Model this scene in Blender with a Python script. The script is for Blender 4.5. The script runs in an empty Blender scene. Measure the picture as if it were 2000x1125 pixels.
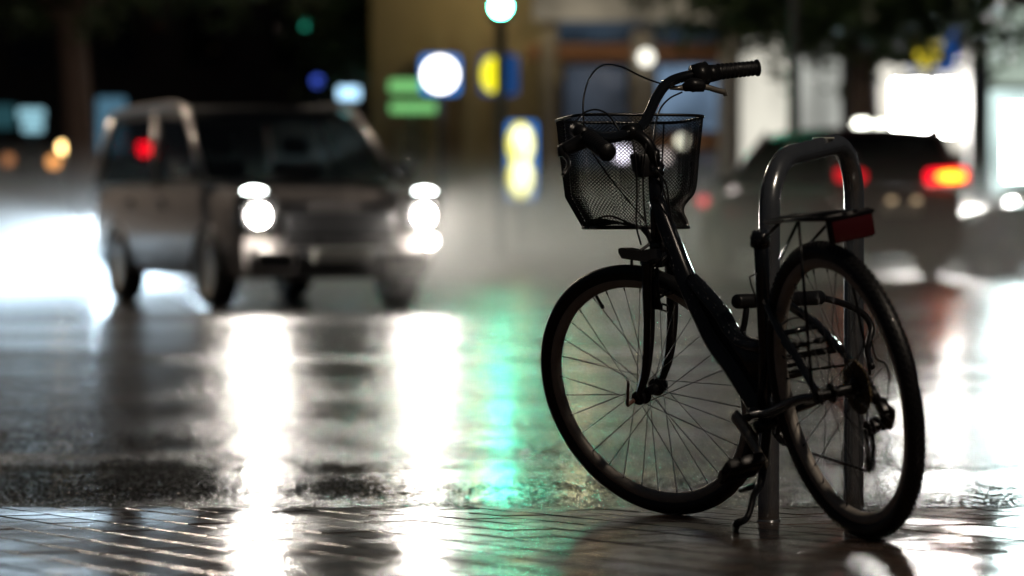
import bpy, bmesh, math, random
from mathutils import Vector, Matrix, noise

SC = bpy.context.scene
COL = SC.collection
R = math.radians
rnd = random.Random(7)

# ---------------------------------------------------------------- camera, world, render
CAM_Z, FPX, HORIZON = 0.84, 5964.0, 412.0
PITCH = math.atan((562.5 - HORIZON) / FPX)
cam_data = bpy.data.cameras.new("Camera")
cam = bpy.data.objects.new("Camera", cam_data)
COL.objects.link(cam)
cam.location = (0, 0, CAM_Z)
cam.rotation_euler = (math.pi / 2 - PITCH, 0, 0)
cam_data.sensor_width = 36
cam_data.lens = FPX / 2000 * 36
cam_data.clip_start = 0.1
cam_data.clip_end = 2000
cam_data.dof.use_dof = True
cam_data.dof.focus_distance = 7.84
cam_data.dof.aperture_fstop = 2.1
SC.camera = cam

world = bpy.data.worlds.new("World")
SC.world = world
world.use_nodes = True
wb_ = world.node_tree.nodes["Background"]
wb_.inputs["Color"].default_value = (0.55, 0.62, 0.75, 1)
wb_.inputs["Strength"].default_value = 0.018

SC.view_settings.view_transform = 'Standard'
SC.view_settings.look = 'None'
SC.view_settings.exposure = 0
SC.view_settings.gamma = 1
SC.render.engine = 'CYCLES'
cy = SC.cycles
cy.use_denoising = True
cy.max_bounces = 6
cy.diffuse_bounces = 2
cy.glossy_bounces = 3
cy.transmission_bounces = 4
cy.transparent_max_bounces = 12
cy.volume_bounces = 1
cy.sample_clamp_indirect = 6
cy.sample_clamp_direct = 120
cy.use_adaptive_sampling = False
cy.caustics_reflective = False
cy.caustics_refractive = False
cy.use_light_tree = True
cy.volume_step_rate = 2.0

# ---------------------------------------------------------------- materials
def newmat(name):
    m = bpy.data.materials.new(name)
    m.use_nodes = True
    return m, m.node_tree.nodes, m.node_tree.links

def mat(name, col, rough=0.5, metal=0.0, coat=0.0, var=0.12, scale=14.0, bump=0.0, bscale=60.0, spec=0.5):
    m, n, l = newmat(name)
    b = n["Principled BSDF"]
    tc = n.new("ShaderNodeTexCoord")
    nz = n.new("ShaderNodeTexNoise")
    nz.inputs["Scale"].default_value = scale
    nz.inputs["Detail"].default_value = 5
    l.new(tc.outputs["Object"], nz.inputs["Vector"])
    mx = n.new("ShaderNodeMix")
    mx.data_type = 'RGBA'
    mx.inputs[6].default_value = tuple(c * (1 - var) for c in col) + (1,)
    mx.inputs[7].default_value = tuple(min(1, c * (1 + var)) for c in col) + (1,)
    l.new(nz.outputs["Fac"], mx.inputs[0])
    l.new(mx.outputs[2], b.inputs["Base Color"])
    mr = n.new("ShaderNodeMapRange")
    mr.inputs[3].default_value = max(0.02, rough * 0.75)
    mr.inputs[4].default_value = min(1, rough * 1.25)
    l.new(nz.outputs["Fac"], mr.inputs[0])
    l.new(mr.outputs[0], b.inputs["Roughness"])
    b.inputs["Metallic"].default_value = metal
    b.inputs["Coat Weight"].default_value = coat
    b.inputs["Coat Roughness"].default_value = 0.06
    b.inputs["Specular IOR Level"].default_value = spec
    if bump > 0:
        n2 = n.new("ShaderNodeTexNoise")
        n2.inputs["Scale"].default_value = bscale
        l.new(tc.outputs["Object"], n2.inputs["Vector"])
        bp = n.new("ShaderNodeBump")
        bp.inputs["Strength"].default_value = bump
        bp.inputs["Distance"].default_value = 0.004
        l.new(n2.outputs["Fac"], bp.inputs["Height"])
        l.new(bp.outputs[0], b.inputs["Normal"])
    return m

def glow(name, col, strength):
    m, n, l = newmat(name)
    n.remove(n["Principled BSDF"])
    e = n.new("ShaderNodeEmission")
    e.inputs["Color"].default_value = tuple(col) + (1,)
    e.inputs["Strength"].default_value = strength
    l.new(e.outputs[0], n["Material Output"].inputs["Surface"])
    return m

def shop_pane(name, col, lo, hi, scale):
    """lit pane: the light behind it is painted as glow on the surface, uneven by noise"""
    m, n, l = newmat(name)
    n.remove(n["Principled BSDF"])
    tc = n.new("ShaderNodeTexCoord")
    mp = n.new("ShaderNodeMapping")
    mp.inputs["Scale"].default_value = scale
    nz = n.new("ShaderNodeTexNoise")
    nz.inputs["Scale"].default_value = 1
    nz.inputs["Detail"].default_value = 3
    l.new(tc.outputs["Object"], mp.inputs[0])
    l.new(mp.outputs[0], nz.inputs["Vector"])
    mr = n.new("ShaderNodeMapRange")
    mr.inputs[1].default_value = 0.35
    mr.inputs[2].default_value = 0.65
    mr.inputs[3].default_value = lo
    mr.inputs[4].default_value = hi
    l.new(nz.outputs["Fac"], mr.inputs[0])
    e = n.new("ShaderNodeEmission")
    e.inputs["Color"].default_value = tuple(col) + (1,)
    l.new(mr.outputs[0], e.inputs["Strength"])
    g = n.new("ShaderNodeBsdfGlossy")
    g.inputs["Roughness"].default_value = 0.1
    g.inputs["Color"].default_value = (0.04, 0.04, 0.04, 1)
    a = n.new("ShaderNodeAddShader")
    l.new(e.outputs[0], a.inputs[0])
    l.new(g.outputs[0], a.inputs[1])
    l.new(a.outputs[0], n["Material Output"].inputs["Surface"])
    return m

def car_glass(name="car glass", tint=(0.70, 0.74, 0.74, 1)):
    m, n, l = newmat(name)
    n.remove(n["Principled BSDF"])
    t = n.new("ShaderNodeBsdfTransparent")
    t.inputs["Color"].default_value = tint
    g = n.new("ShaderNodeBsdfGlossy")
    g.inputs["Roughness"].default_value = 0.06
    lw = n.new("ShaderNodeLayerWeight")
    pw = n.new("ShaderNodeMath")
    pw.operation = 'POWER'
    pw.inputs[1].default_value = 4.0
    l.new(lw.outputs["Facing"], pw.inputs[0])
    fr = n.new("ShaderNodeMapRange")
    fr.inputs[3].default_value = 0.04
    fr.inputs[4].default_value = 0.9
    l.new(pw.outputs[0], fr.inputs[0])
    mx = n.new("ShaderNodeMixShader")
    l.new(fr.outputs[0], mx.inputs[0])
    l.new(t.outputs[0], mx.inputs[1])
    l.new(g.outputs[0], mx.inputs[2])
    l.new(mx.outputs[0], n["Material Output"].inputs["Surface"])
    return m

def noise_node(n, l, vec, scale, detail=4, rough=0.55, sc=(1, 1, 1)):
    mp = n.new("ShaderNodeMapping")
    mp.inputs["Scale"].default_value = sc
    l.new(vec, mp.inputs[0])
    z = n.new("ShaderNodeTexNoise")
    z.inputs["Scale"].default_value = scale
    z.inputs["Detail"].default_value = detail
    z.inputs["Roughness"].default_value = rough
    l.new(mp.outputs[0], z.inputs["Vector"])
    return z

def maprange(n, l, src, a, b, c, d):
    mr = n.new("ShaderNodeMapRange")
    for i, v in enumerate((a, b, c, d)):
        mr.inputs[i + 1].default_value = v
    l.new(src, mr.inputs[0])
    return mr

def road_material():
    m, n, l = newmat("wet asphalt")
    b = n["Principled BSDF"]
    tc = n.new("ShaderNodeTexCoord")
    P = tc.outputs["Object"]
    big = noise_node(n, l, P, 1.0, 4, 0.6, (0.22, 0.9, 1))
    grain = noise_node(n, l, P, 1.0, 2, 0.6, (95, 26, 1))
    chips = noise_node(n, l, P, 1.0, 2, 0.6, (42, 9, 1))
    swell = noise_node(n, l, P, 1.0, 5, 0.62, (0.22, 0.7, 1))
    lumps = noise_node(n, l, P, 1.0, 4, 0.6, (1.3, 4.2, 1))
    colr = n.new("ShaderNodeMix")
    colr.data_type = 'RGBA'
    colr.inputs[6].default_value = (0.014, 0.013, 0.0125, 1)
    colr.inputs[7].default_value = (0.035, 0.032, 0.030, 1)
    l.new(grain.outputs["Fac"], colr.inputs[0])
    l.new(colr.outputs[2], b.inputs["Base Color"])
    rg = maprange(n, l, big.outputs["Fac"], 0.36, 0.64, 0.14, 0.26)
    l.new(rg.outputs[0], b.inputs["Roughness"])
    b.inputs["IOR"].default_value = 1.4
    wet = maprange(n, l, big.outputs["Fac"], 0.36, 0.6, 0.3, 1.0)
    bg = n.new("ShaderNodeBump")
    bg.inputs["Distance"].default_value = 0.0055
    l.new(wet.outputs[0], bg.inputs["Strength"])
    l.new(grain.outputs["Fac"], bg.inputs["Height"])
    bl = n.new("ShaderNodeBump")
    bl.inputs["Distance"].default_value = 0.007
    bl.inputs["Strength"].default_value = 0.8
    l.new(lumps.outputs["Fac"], bl.inputs["Height"])
    bc = n.new("ShaderNodeBump")
    bc.inputs["Distance"].default_value = 0.008
    l.new(wet.outputs[0], bc.inputs["Strength"])
    l.new(chips.outputs["Fac"], bc.inputs["Height"])
    l.new(bg.outputs[0], bc.inputs["Normal"])
    l.new(bc.outputs[0], bl.inputs["Normal"])
    bs = n.new("ShaderNodeBump")
    bs.inputs["Distance"].default_value = 0.018
    bs.inputs["Strength"].default_value = 0.8
    l.new(swell.outputs["Fac"], bs.inputs["Height"])
    l.new(bl.outputs[0], bs.inputs["Normal"])
    l.new(bs.outputs[0], b.inputs["Normal"])
    # the film of water on top: a smoother lobe that follows only the swells
    cs = n.new("ShaderNodeBump")
    cs.inputs["Distance"].default_value = 0.012
    cs.inputs["Strength"].default_value = 0.8
    l.new(swell.outputs["Fac"], cs.inputs["Height"])
    cl = n.new("ShaderNodeBump")
    cl.inputs["Distance"].default_value = 0.005
    cl.inputs["Strength"].default_value = 0.8
    l.new(lumps.outputs["Fac"], cl.inputs["Height"])
    l.new(cl.outputs[0], cs.inputs["Normal"])
    l.new(cs.outputs[0], b.inputs["Coat Normal"])
    cw = maprange(n, l, big.outputs["Fac"], 0.40, 0.62, 0.75, 0.15)
    l.new(cw.outputs[0], b.inputs["Coat Weight"])
    b.inputs["Coat Roughness"].default_value = 0.16
    b.inputs["Coat IOR"].default_value = 1.33
    return m

def paver_material():
    m, n, l = newmat("wet brick pavers")
    b = n["Principled BSDF"]
    tc = n.new("ShaderNodeTexCoord")
    P = tc.outputs["Object"]
    at_ = n.new("ShaderNodeAttribute")
    at_.attribute_name = "tone"
    pud = noise_node(n, l, P, 1.5, 4, 0.6, (1, 0.6, 1))
    grain = noise_node(n, l, P, 1.0, 3, 0.6, (110, 34, 1))
    lump = noise_node(n, l, P, 14.0, 3, 0.55)
    c = n.new("ShaderNodeMix")
    c.data_type = 'RGBA'
    c.inputs[6].default_value = (0.045, 0.033, 0.027, 1)
    c.inputs[7].default_value = (0.11, 0.072, 0.053, 1)
    l.new(at_.outputs["Fac"], c.inputs[0])
    l.new(c.outputs[2], b.inputs["Base Color"])
    rg = maprange(n, l, pud.outputs["Fac"], 0.40, 0.60, 0.06, 0.24)
    l.new(rg.outputs[0], b.inputs["Roughness"])
    b.inputs["IOR"].default_value = 1.4
    wet = maprange(n, l, pud.outputs["Fac"], 0.40, 0.60, 0.1, 1.0)
    bg = n.new("ShaderNodeBump")
    bg.inputs["Distance"].default_value = 0.0014
    l.new(wet.outputs[0], bg.inputs["Strength"])
    l.new(grain.outputs["Fac"], bg.inputs["Height"])
    bl = n.new("ShaderNodeBump")
    bl.inputs["Distance"].default_value = 0.0005
    bl.inputs["Strength"].default_value = 0.7
    l.new(lump.outputs["Fac"], bl.inputs["Height"])
    l.new(bg.outputs[0], bl.inputs["Normal"])
    l.new(bl.outputs[0], b.inputs["Normal"])
    return m

def volume_mat(name, col, dens, aniso, noisy=False, layer=0):
    m, n, l = newmat(name)
    n.remove(n["Principled BSDF"])
    v = n.new("ShaderNodeVolumePrincipled")
    v.inputs["Color"].default_value = tuple(col) + (1,)
    v.inputs["Density"].default_value = dens
    v.inputs["Anisotropy"].default_value = aniso
    if noisy:
        tc = n.new("ShaderNodeTexCoord")
        nz = noise_node(n, l, tc.outputs["Object"], 1.0, 3, 0.6, (0.7, 0.7, 2.0))
        ln = n.new("ShaderNodeVectorMath")
        ln.operation = 'LENGTH'
        mp = n.new("ShaderNodeMapping")
        mp.inputs["Scale"].default_value = noisy
        l.new(tc.outputs["Object"], mp.inputs[0])
        l.new(mp.outputs[0], ln.inputs[0])
        fall = maprange(n, l, ln.outputs["Value"], 0.25, 1.0, 1.0, 0.0)
        k = maprange(n, l, nz.outputs["Fac"], 0.3, 0.7, 0.25 * dens, 1.6 * dens)
        mu = n.new("ShaderNodeMath")
        mu.operation = 'MULTIPLY'
        l.new(fall.outputs[0], mu.inputs[0])
        l.new(k.outputs[0], mu.inputs[1])
        l.new(mu.outputs[0], v.inputs["Density"])
    if layer:
        tc = n.new("ShaderNodeTexCoord")
        sp = n.new("ShaderNodeSeparateXYZ")
        l.new(tc.outputs["Object"], sp.inputs[0])
        k = maprange(n, l, sp.outputs["Z"], 0.0, layer, 1.0, 0.0)
        pw = n.new("ShaderNodeMath")
        pw.operation = 'POWER'
        pw.inputs[1].default_value = 1.8
        l.new(k.outputs[0], pw.inputs[0])
        mu = n.new("ShaderNodeMath")
        mu.operation = 'MULTIPLY'
        mu.inputs[1].default_value = dens
        l.new(pw.outputs[0], mu.inputs[0])
        l.new(mu.outputs[0], v.inputs["Density"])
    l.new(v.outputs[0], n["Material Output"].inputs["Volume"])
    return m

M = {
    'road': road_material(), 'paver': paver_material(),
    'grit': mat("wet stone chips", (0.03, 0.028, 0.026), 0.16, var=0.4, scale=60),
    'frame': mat("black bike paint", (0.006, 0.007, 0.009), 0.22, 0, 0.7),
    'blackmetal': mat("black steel", (0.012, 0.012, 0.013), 0.3, 0.4, 0.2),
    'rubber': mat("wet rubber", (0.010, 0.010, 0.011), 0.42, 0, 0.1, bump=0.3, bscale=180),
    'plastic': mat("black plastic", (0.011, 0.011, 0.012), 0.35),
    'cable': mat("cable housing", (0.010, 0.010, 0.011), 0.35),
    'rim': mat("dull rim alloy", (0.52, 0.48, 0.43), 0.5, 0.25, var=0.35),
    'spoke': mat("spoke steel", (0.10, 0.10, 0.10), 0.35, 0.9),
    'alloy': mat("worn alloy", (0.36, 0.33, 0.28), 0.42, 0.6, var=0.3),
    'rust': mat("rusty red lever", (0.13, 0.045, 0.03), 0.5),
    'sprocket': mat("dirty sprocket steel", (0.16, 0.12, 0.07), 0.45, 0.8, var=0.4),
    'redlens': mat("red lens", (0.06, 0.005, 0.007), 0.22, 0, 0.4),
    'galv': mat("galvanised steel", (0.44, 0.46, 0.47), 0.22, 0.88, var=0.22, scale=30, bump=0.08, bscale=40),
    'drop': mat("water bead", (0.6, 0.62, 0.65), 0.2, 0.9, var=0),
    'silver': mat("silver car paint", (0.30, 0.275, 0.26), 0.32, 0.35, 0.7),
    'darkpaint': mat("dark car paint", (0.012, 0.012, 0.014), 0.3, 0.2, 0.8),
    'wine': mat("dark red car paint", (0.035, 0.012, 0.013), 0.3, 0.2, 0.7),
    'trim': mat("car trim plastic", (0.018, 0.018, 0.019), 0.45),
    'glass': car_glass(), 'darkglass': car_glass("privacy glass", (0.22, 0.22, 0.22, 1)),
    'tyre': mat("car tyre", (0.012, 0.012, 0.012), 0.6),
    'plate': mat("number plate", (0.55, 0.55, 0.50), 0.4),
    'chrome': mat("chrome", (0.6, 0.6, 0.6), 0.12, 1.0),
    'seat': mat("seat cloth", (0.02, 0.02, 0.022), 0.8),
    'plaster': mat("ochre plaster", (0.30, 0.24, 0.13), 0.8, var=0.2, scale=2),
    'stone': mat("grey stone", (0.26, 0.24, 0.21), 0.75, var=0.2, scale=3),
    'darkwall': mat("dark wall", (0.05, 0.045, 0.042), 0.8, scale=2),
    'wood': mat("brown timber fascia", (0.24, 0.11, 0.05), 0.55, var=0.25, scale=3),
    'post': mat("dark painted post", (0.02, 0.022, 0.022), 0.4),
    'bark': mat("bark", (0.13, 0.085, 0.068), 0.9, var=0.35, scale=6, bump=0.6, bscale=18),
    'leaf': mat("leaves", (0.045, 0.075, 0.025), 0.5, var=0.5, scale=2),
    'concrete': mat("kerb concrete", (0.22, 0.21, 0.2), 0.5, var=0.2, scale=6),
    'signblue': mat("blue sign sheet", (0.02, 0.12, 0.5), 0.35),
}

# ---------------------------------------------------------------- mesh helpers
def mesh_obj(name, bm, material, parent=None, smooth=True, loc=None):
    me = bpy.data.meshes.new(name)
    bmesh.ops.recalc_face_normals(bm, faces=bm.faces)
    bm.to_mesh(me)
    bm.free()
    if smooth:
        for p in me.polygons:
            p.use_smooth = True
    ob = bpy.data.objects.new(name, me)
    COL.objects.link(ob)
    if material is not None:
        for mm in (material if isinstance(material, (list, tuple)) else [material]):
            me.materials.append(mm)
    if parent is not None:
        ob.parent = parent
    if loc is not None:
        ob.location = loc
    return ob

def sharp(ob, ang=35):
    """smooth shading with hard edges where faces meet at an angle"""
    bm = bmesh.new()
    bm.from_mesh(ob.data)
    for e in bm.edges:
        if len(e.link_faces) == 2 and e.calc_face_angle(0) > R(ang):
            e.smooth = False
    bm.to_mesh(ob.data)
    bm.free()
    return ob

def tag(o, label, cat, group=None, kind=None):
    o['label'] = label
    o['category'] = cat
    if group:
        o['group'] = group
    if kind:
        o['kind'] = kind
    return o

def structure(o, kind='structure'):
    o['kind'] = kind
    return o

def empty(name, loc=(0, 0, 0), rz=0.0):
    o = bpy.data.objects.new(name, None)
    COL.objects.link(o)
    o.empty_display_size = 0.1
    o.location = loc
    o.rotation_euler = (0, 0, rz)
    return o

def catmull(pts, k=6):
    pts = [Vector(p) for p in pts]
    if len(pts) < 3:
        return pts
    out = []
    q = [pts[0] * 2 - pts[1]] + pts + [pts[-1] * 2 - pts[-2]]
    for i in range(1, len(q) - 2):
        p0, p1, p2, p3 = q[i - 1], q[i], q[i + 1], q[i + 2]
        for j in range(k):
            t = j / k
            out.append(0.5 * ((2 * p1) + (p2 - p0) * t + (2 * p0 - 5 * p1 + 4 * p2 - p3) * t * t + (3 * p1 - p0 - 3 * p2 + p3) * t ** 3))
    out.append(pts[-1])
    return out

def tube(bm, pts, r, seg=10, closed=False, flat=None):
    """tube along pts; r is a radius or a list; flat = (axis, factor) squashes the section along an axis"""
    pts = [Vector(p) for p in pts]
    n = len(pts)
    rs = r if isinstance(r, (list, tuple)) else [r] * n
    if len(rs) != n:
        a = rs
        rs = []
        for i in range(n):
            t = i / (n - 1) * (len(a) - 1)
            k = min(int(t), len(a) - 2)
            rs.append(a[k] + (a[k + 1] - a[k]) * (t - k))
    rings = []
    prev = None
    for i in range(n):
        if closed:
            t = pts[(i + 1) % n] - pts[i - 1]
        else:
            t = pts[min(i + 1, n - 1)] - pts[max(i - 1, 0)]
        t.normalize()
        if prev is None:
            up = Vector((0, 0, 1)) if abs(t.z) < 0.9 else Vector((0, 1, 0))
            u = t.cross(up).normalized()
        else:
            u = (prev - t * prev.dot(t)).normalized()
        prev = u
        v = t.cross(u)
        ring = []
        for k in range(seg):
            a = 2 * math.pi * k / seg
            o = (u * math.cos(a) + v * math.sin(a)) * rs[i]
            if flat:
                ax = Vector(flat[0]).normalized()
                o = o - ax * o.dot(ax) * (1 - flat[1])
            ring.append(bm.verts.new(pts[i] + o))
        rings.append(ring)
    m = n if closed else n - 1
    for i in range(m):
        a, b = rings[i], rings[(i + 1) % n]
        for k in range(seg):
            bm.faces.new((a[k], a[(k + 1) % seg], b[(k + 1) % seg], b[k]))
    if not closed:
        bm.faces.new(rings[0][::-1])
        bm.faces.new(rings[-1])

def box(bm, c, s, rot=None, bevel=0.0):
    """box with centre c, sizes s, optional 3x3 rotation and bevel"""
    r = bmesh.ops.create_cube(bm, size=1.0)
    vs = r['verts']
    mt = Matrix.Translation(Vector(c)) @ (rot.to_4x4() if rot else Matrix.Identity(4)) @ Matrix.Diagonal((s[0], s[1], s[2], 1))
    bmesh.ops.transform(bm, matrix=mt, verts=vs)
    if bevel > 0:
        es = list({e for v in vs for e in v.link_edges})
        bmesh.ops.bevel(bm, geom=es, offset=bevel, segments=2, profile=0.5, affect='EDGES')

def lathe(bm, prof, c, axis, seg=32):
    """revolve prof [(radius, along)] round axis through c"""
    ax = Vector(axis).normalized()
    up = Vector((0, 0, 1)) if abs(ax.z) < 0.9 else Vector((1, 0, 0))
    u = ax.cross(up).normalized()
    v = ax.cross(u)
    c = Vector(c)
    rings = []
    for (r, h) in prof:
        rings.append([bm.verts.new(c + ax * h + (u * math.cos(2 * math.pi * k / seg) + v * math.sin(2 * math.pi * k / seg)) * max(r, 1e-5)) for k in range(seg)])
    for a, b in zip(rings, rings[1:]):
        for k in range(seg):
            bm.faces.new((a[k], a[(k + 1) % seg], b[(k + 1) % seg], b[k]))
    return rings

def prism(bm, poly, off):
    """polygon (3D points) extruded by the vector off"""
    off = Vector(off)
    a = [bm.verts.new(Vector(p)) for p in poly]
    b = [bm.verts.new(Vector(p) + off) for p in poly]
    bm.faces.new(a)
    bm.faces.new(b[::-1])
    n = len(a)
    for i in range(n):
        bm.faces.new((a[i], b[i], b[(i + 1) % n], a[(i + 1) % n]))

def at(px, py, d):
    """the place seen at photo pixel px,py when it stands d metres from the camera"""
    c, s = math.cos(PITCH), math.sin(PITCH)
    x = (px - 1000) / FPX
    u = (562.5 - py) / FPX
    y, z = c + u * s, -s + u * c
    k = d / y
    return Vector((x * k, d, CAM_Z + z * k))

# ---------------------------------------------------------------- ground
PAVE_EDGE = 8.45
def pave_z(y):
    return 0.092 - 0.048 * (y - 6.97)

def build_ground():
    ys = [PAVE_EDGE + 0.004, 8.6, 8.8, 9.0, 9.2, 9.4, 9.6, 9.75, 9.82, 9.88, 9.94, 10.0, 10.06, 10.12, 10.2, 10.4, 10.8, 11.4, 12, 13, 14, 16, 18, 21, 25, 30, 36, 45, 60, 90, 160, 400]
    xs = [-200, -60, -20, -10, -6] + [-4 + 0.2 * i for i in range(41)] + [6, 10, 20, 60, 200]
    bm = bmesh.new()
    g = []
    for y in ys:
        row = []
        for x in xs:
            wob = 0.10 * noise.noise(Vector((x * 0.55, 3.1, 0))) + 0.035 * noise.noise(Vector((x * 2.3, 9.1, 0)))
            t = (y + wob - 9.80) / 0.30
            t = min(1, max(0, t))
            z = -0.0045 + 0.0045 * (t * t * (3 - 2 * t))
            if 8.5 < y < 12:
                z += 0.0015 * noise.noise(Vector((x * 1.2, y * 2.0, 4)))
            row.append(bm.verts.new((x, y, z)))
        g.append(row)
    for a, b in zip(g, g[1:]):
        for i in range(len(xs) - 1):
            bm.faces.new((a[i], a[i + 1], b[i + 1], b[i]))
    structure(mesh_obj("road", bm, M['road']))
    bm = bmesh.new()
    dz = 0.012
    prism(bm, [(-30, -8, pave_z(-8) - dz), (30, -8, pave_z(-8) - dz), (30, PAVE_EDGE, pave_z(PAVE_EDGE) - dz), (-30, PAVE_EDGE, pave_z(PAVE_EDGE) - dz)], (0, 0, -0.12))
    tone = bm.verts.layers.float.new("tone")
    rg = random.Random(11)
    e1 = Vector((0.459, -0.888, 0))
    e2 = Vector((0.888, 0.459, 0))
    LB, WBk, gap, ch = 0.196, 0.145, 0.003, 0.005
    def put(c0, l, w):
        n1, n2 = rg.gauss(0, 0.0022), rg.gauss(0, 0.0022)
        h = rg.gauss(0, 0.0006)
        tn = rg.random()
        grid = []
        us = (-l / 2, -l / 2 + ch, -l / 2 + 1.7 * ch, l / 2 - 1.7 * ch, l / 2 - ch, l / 2)
        vs = (-w / 2, -w / 2 + ch, -w / 2 + 1.7 * ch, w / 2 - 1.7 * ch, w / 2 - ch, w / 2)
        for i, u in enumerate(us):
            row = []
            for j, v in enumerate(vs):
                p = c0 + e1 * u + e2 * v
                edge = (i in (0, 5)) or (j in (0, 5))
                z = pave_z(p.y) + h + n1 * u + n2 * v - (0.0042 if edge else 0)
                y = p.y
                if y > PAVE_EDGE:
                    y = PAVE_EDGE
                    z = min(z, pave_z(PAVE_EDGE))
                vt = bm.verts.new((p.x, y, z))
                vt[tone] = tn
                row.append(vt)
            grid.append(row)
        for i in range(5):
            for j in range(5):
                bm.faces.new((grid[i][j], grid[i + 1][j], grid[i + 1][j + 1], grid[i][j + 1]))
    for i in range(-50, 50):
        for j in range(-90, 90):
            c0 = Vector((0, 7.4, 0)) + e1 * ((i + 0.5 * (j % 2)) * LB) + e2 * (j * WBk)
            if -4.2 < c0.x < 4.2 and 1.5 < c0.y < PAVE_EDGE + 0.02:
                put(c0, LB - gap, WBk - gap)
    pv = structure(mesh_obj("pavement", bm, M['paver'], smooth=True))
    bm = bmesh.new()
    box(bm, (0, 75, 0.0), (160, 55, 0.26), bevel=0.02)
    structure(mesh_obj("far_pavement", bm, M['concrete'], smooth=False))
build_ground()

def build_grit():
    """the exposed stones of the wet asphalt near the kerb: small flat-topped chips, each with its own tilt"""
    rg = random.Random(5)
    verts, faces = [], []
    for k in range(52000):
        y = PAVE_EDGE + 0.02 + 9.5 * rg.random() ** 2.2
        lim = 0.18 * y + 0.3
        x = rg.uniform(-lim, lim)
        r = rg.uniform(0.003, 0.0062)
        wob = 0.10 * noise.noise(Vector((x * 0.55, 3.1, 0))) + 0.035 * noise.noise(Vector((x * 2.3, 9.1, 0)))
        t = min(1, max(0, (y + wob - 9.80) / 0.30))
        z = -0.0045 + 0.0045 * (t * t * (3 - 2 * t))
        a0 = rg.random() * 6.28
        tx, ty = rg.gauss(0, 0.05), rg.gauss(0, 0.045)
        h = rg.uniform(0.0004, 0.0012)
        n = rg.choice((4, 5, 5, 6))
        i = len(verts)
        rr = [rg.uniform(0.8, 1.15) for _ in range(n)]
        for q in range(n):
            a = a0 + 6.2832 * q / n
            cx_, cy_ = math.cos(a) * r * rr[q], math.sin(a) * r * rr[q]
            verts.append((x + cx_ * 1.35, y + cy_ * 1.35, z - 0.003))
        for q in range(n):
            a = a0 + 6.2832 * q / n
            cx_, cy_ = math.cos(a) * r * rr[q], math.sin(a) * r * rr[q]
            verts.append((x + cx_, y + cy_, z + h + tx * cx_ + ty * cy_))
        faces.append(tuple(range(i + n, i + 2 * n)))
        for q in range(n):
            p = (q + 1) % n
            faces.append((i + q, i + p, i + n + p, i + n + q))
    me = bpy.data.meshes.new("asphalt_grit")
    me.from_pydata(verts, [], faces)
    me.materials.append(M['grit'])
    ob = bpy.data.objects.new("asphalt_grit", me)
    COL.objects.link(ob)
    structure(ob, 'stuff')
build_grit()

# ---------------------------------------------------------------- bicycle
BX, BY, BZ, PSI, LEAN, NOSE, STEER, WB = 0.82016668, 6.96855596, 0.09162017, 0.37679016, 0.18414353, 0.0504349, 0.52063533, 1.05428859
WR = 0.345
HA = R(70)

def bike_matrix():
    r = Matrix(((math.cos(NOSE), 0, math.sin(NOSE)), (0, 1, 0), (-math.sin(NOSE), 0, math.cos(NOSE))))
    r2 = Matrix(((1, 0, 0), (0, math.cos(LEAN), math.sin(LEAN)), (0, -math.sin(LEAN), math.cos(LEAN))))
    h = Matrix(((-math.sin(PSI), -math.cos(PSI), 0), (math.cos(PSI), -math.sin(PSI), 0), (0, 0, 1)))
    return Matrix.Translation((BX, BY, BZ)) @ (h @ r2 @ r).to_4x4()
BM_ = bike_matrix()
BMI = BM_.inverted()
AX = Vector((-math.cos(HA), 0, math.sin(HA)))
PERP = Vector((math.sin(HA), 0, math.cos(HA)))
HC = Vector((WB, 0, WR)) - 0.045 * PERP
STM = Matrix.Translation(HC) @ Matrix.Rotation(STEER, 4, AX) @ Matrix.Translation(-HC)
STI = STM.inverted()

def S(x, y, z):
    return STM @ Vector((x, y, z))

def Wd(px, py, d):
    return BMI @ at(px, py, d)

def on_plane(px, py, y, inv=None):
    """frame-space point on the plane y = const that is seen at the photo pixel"""
    T = (inv @ BMI) if inv else BMI
    o = T @ Vector((0, 0, CAM_Z))
    q = T @ at(px, py, 8.0)
    d = q - o
    k = (y - o.y) / d.y
    return o + d * k

def L(px, py, y):
    return on_plane(px, py, y)

def T_(px, py, y):
    return STM @ on_plane(px, py, y, STI)

def my(p):
    return Vector((p.x, -p.y, p.z))

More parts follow.
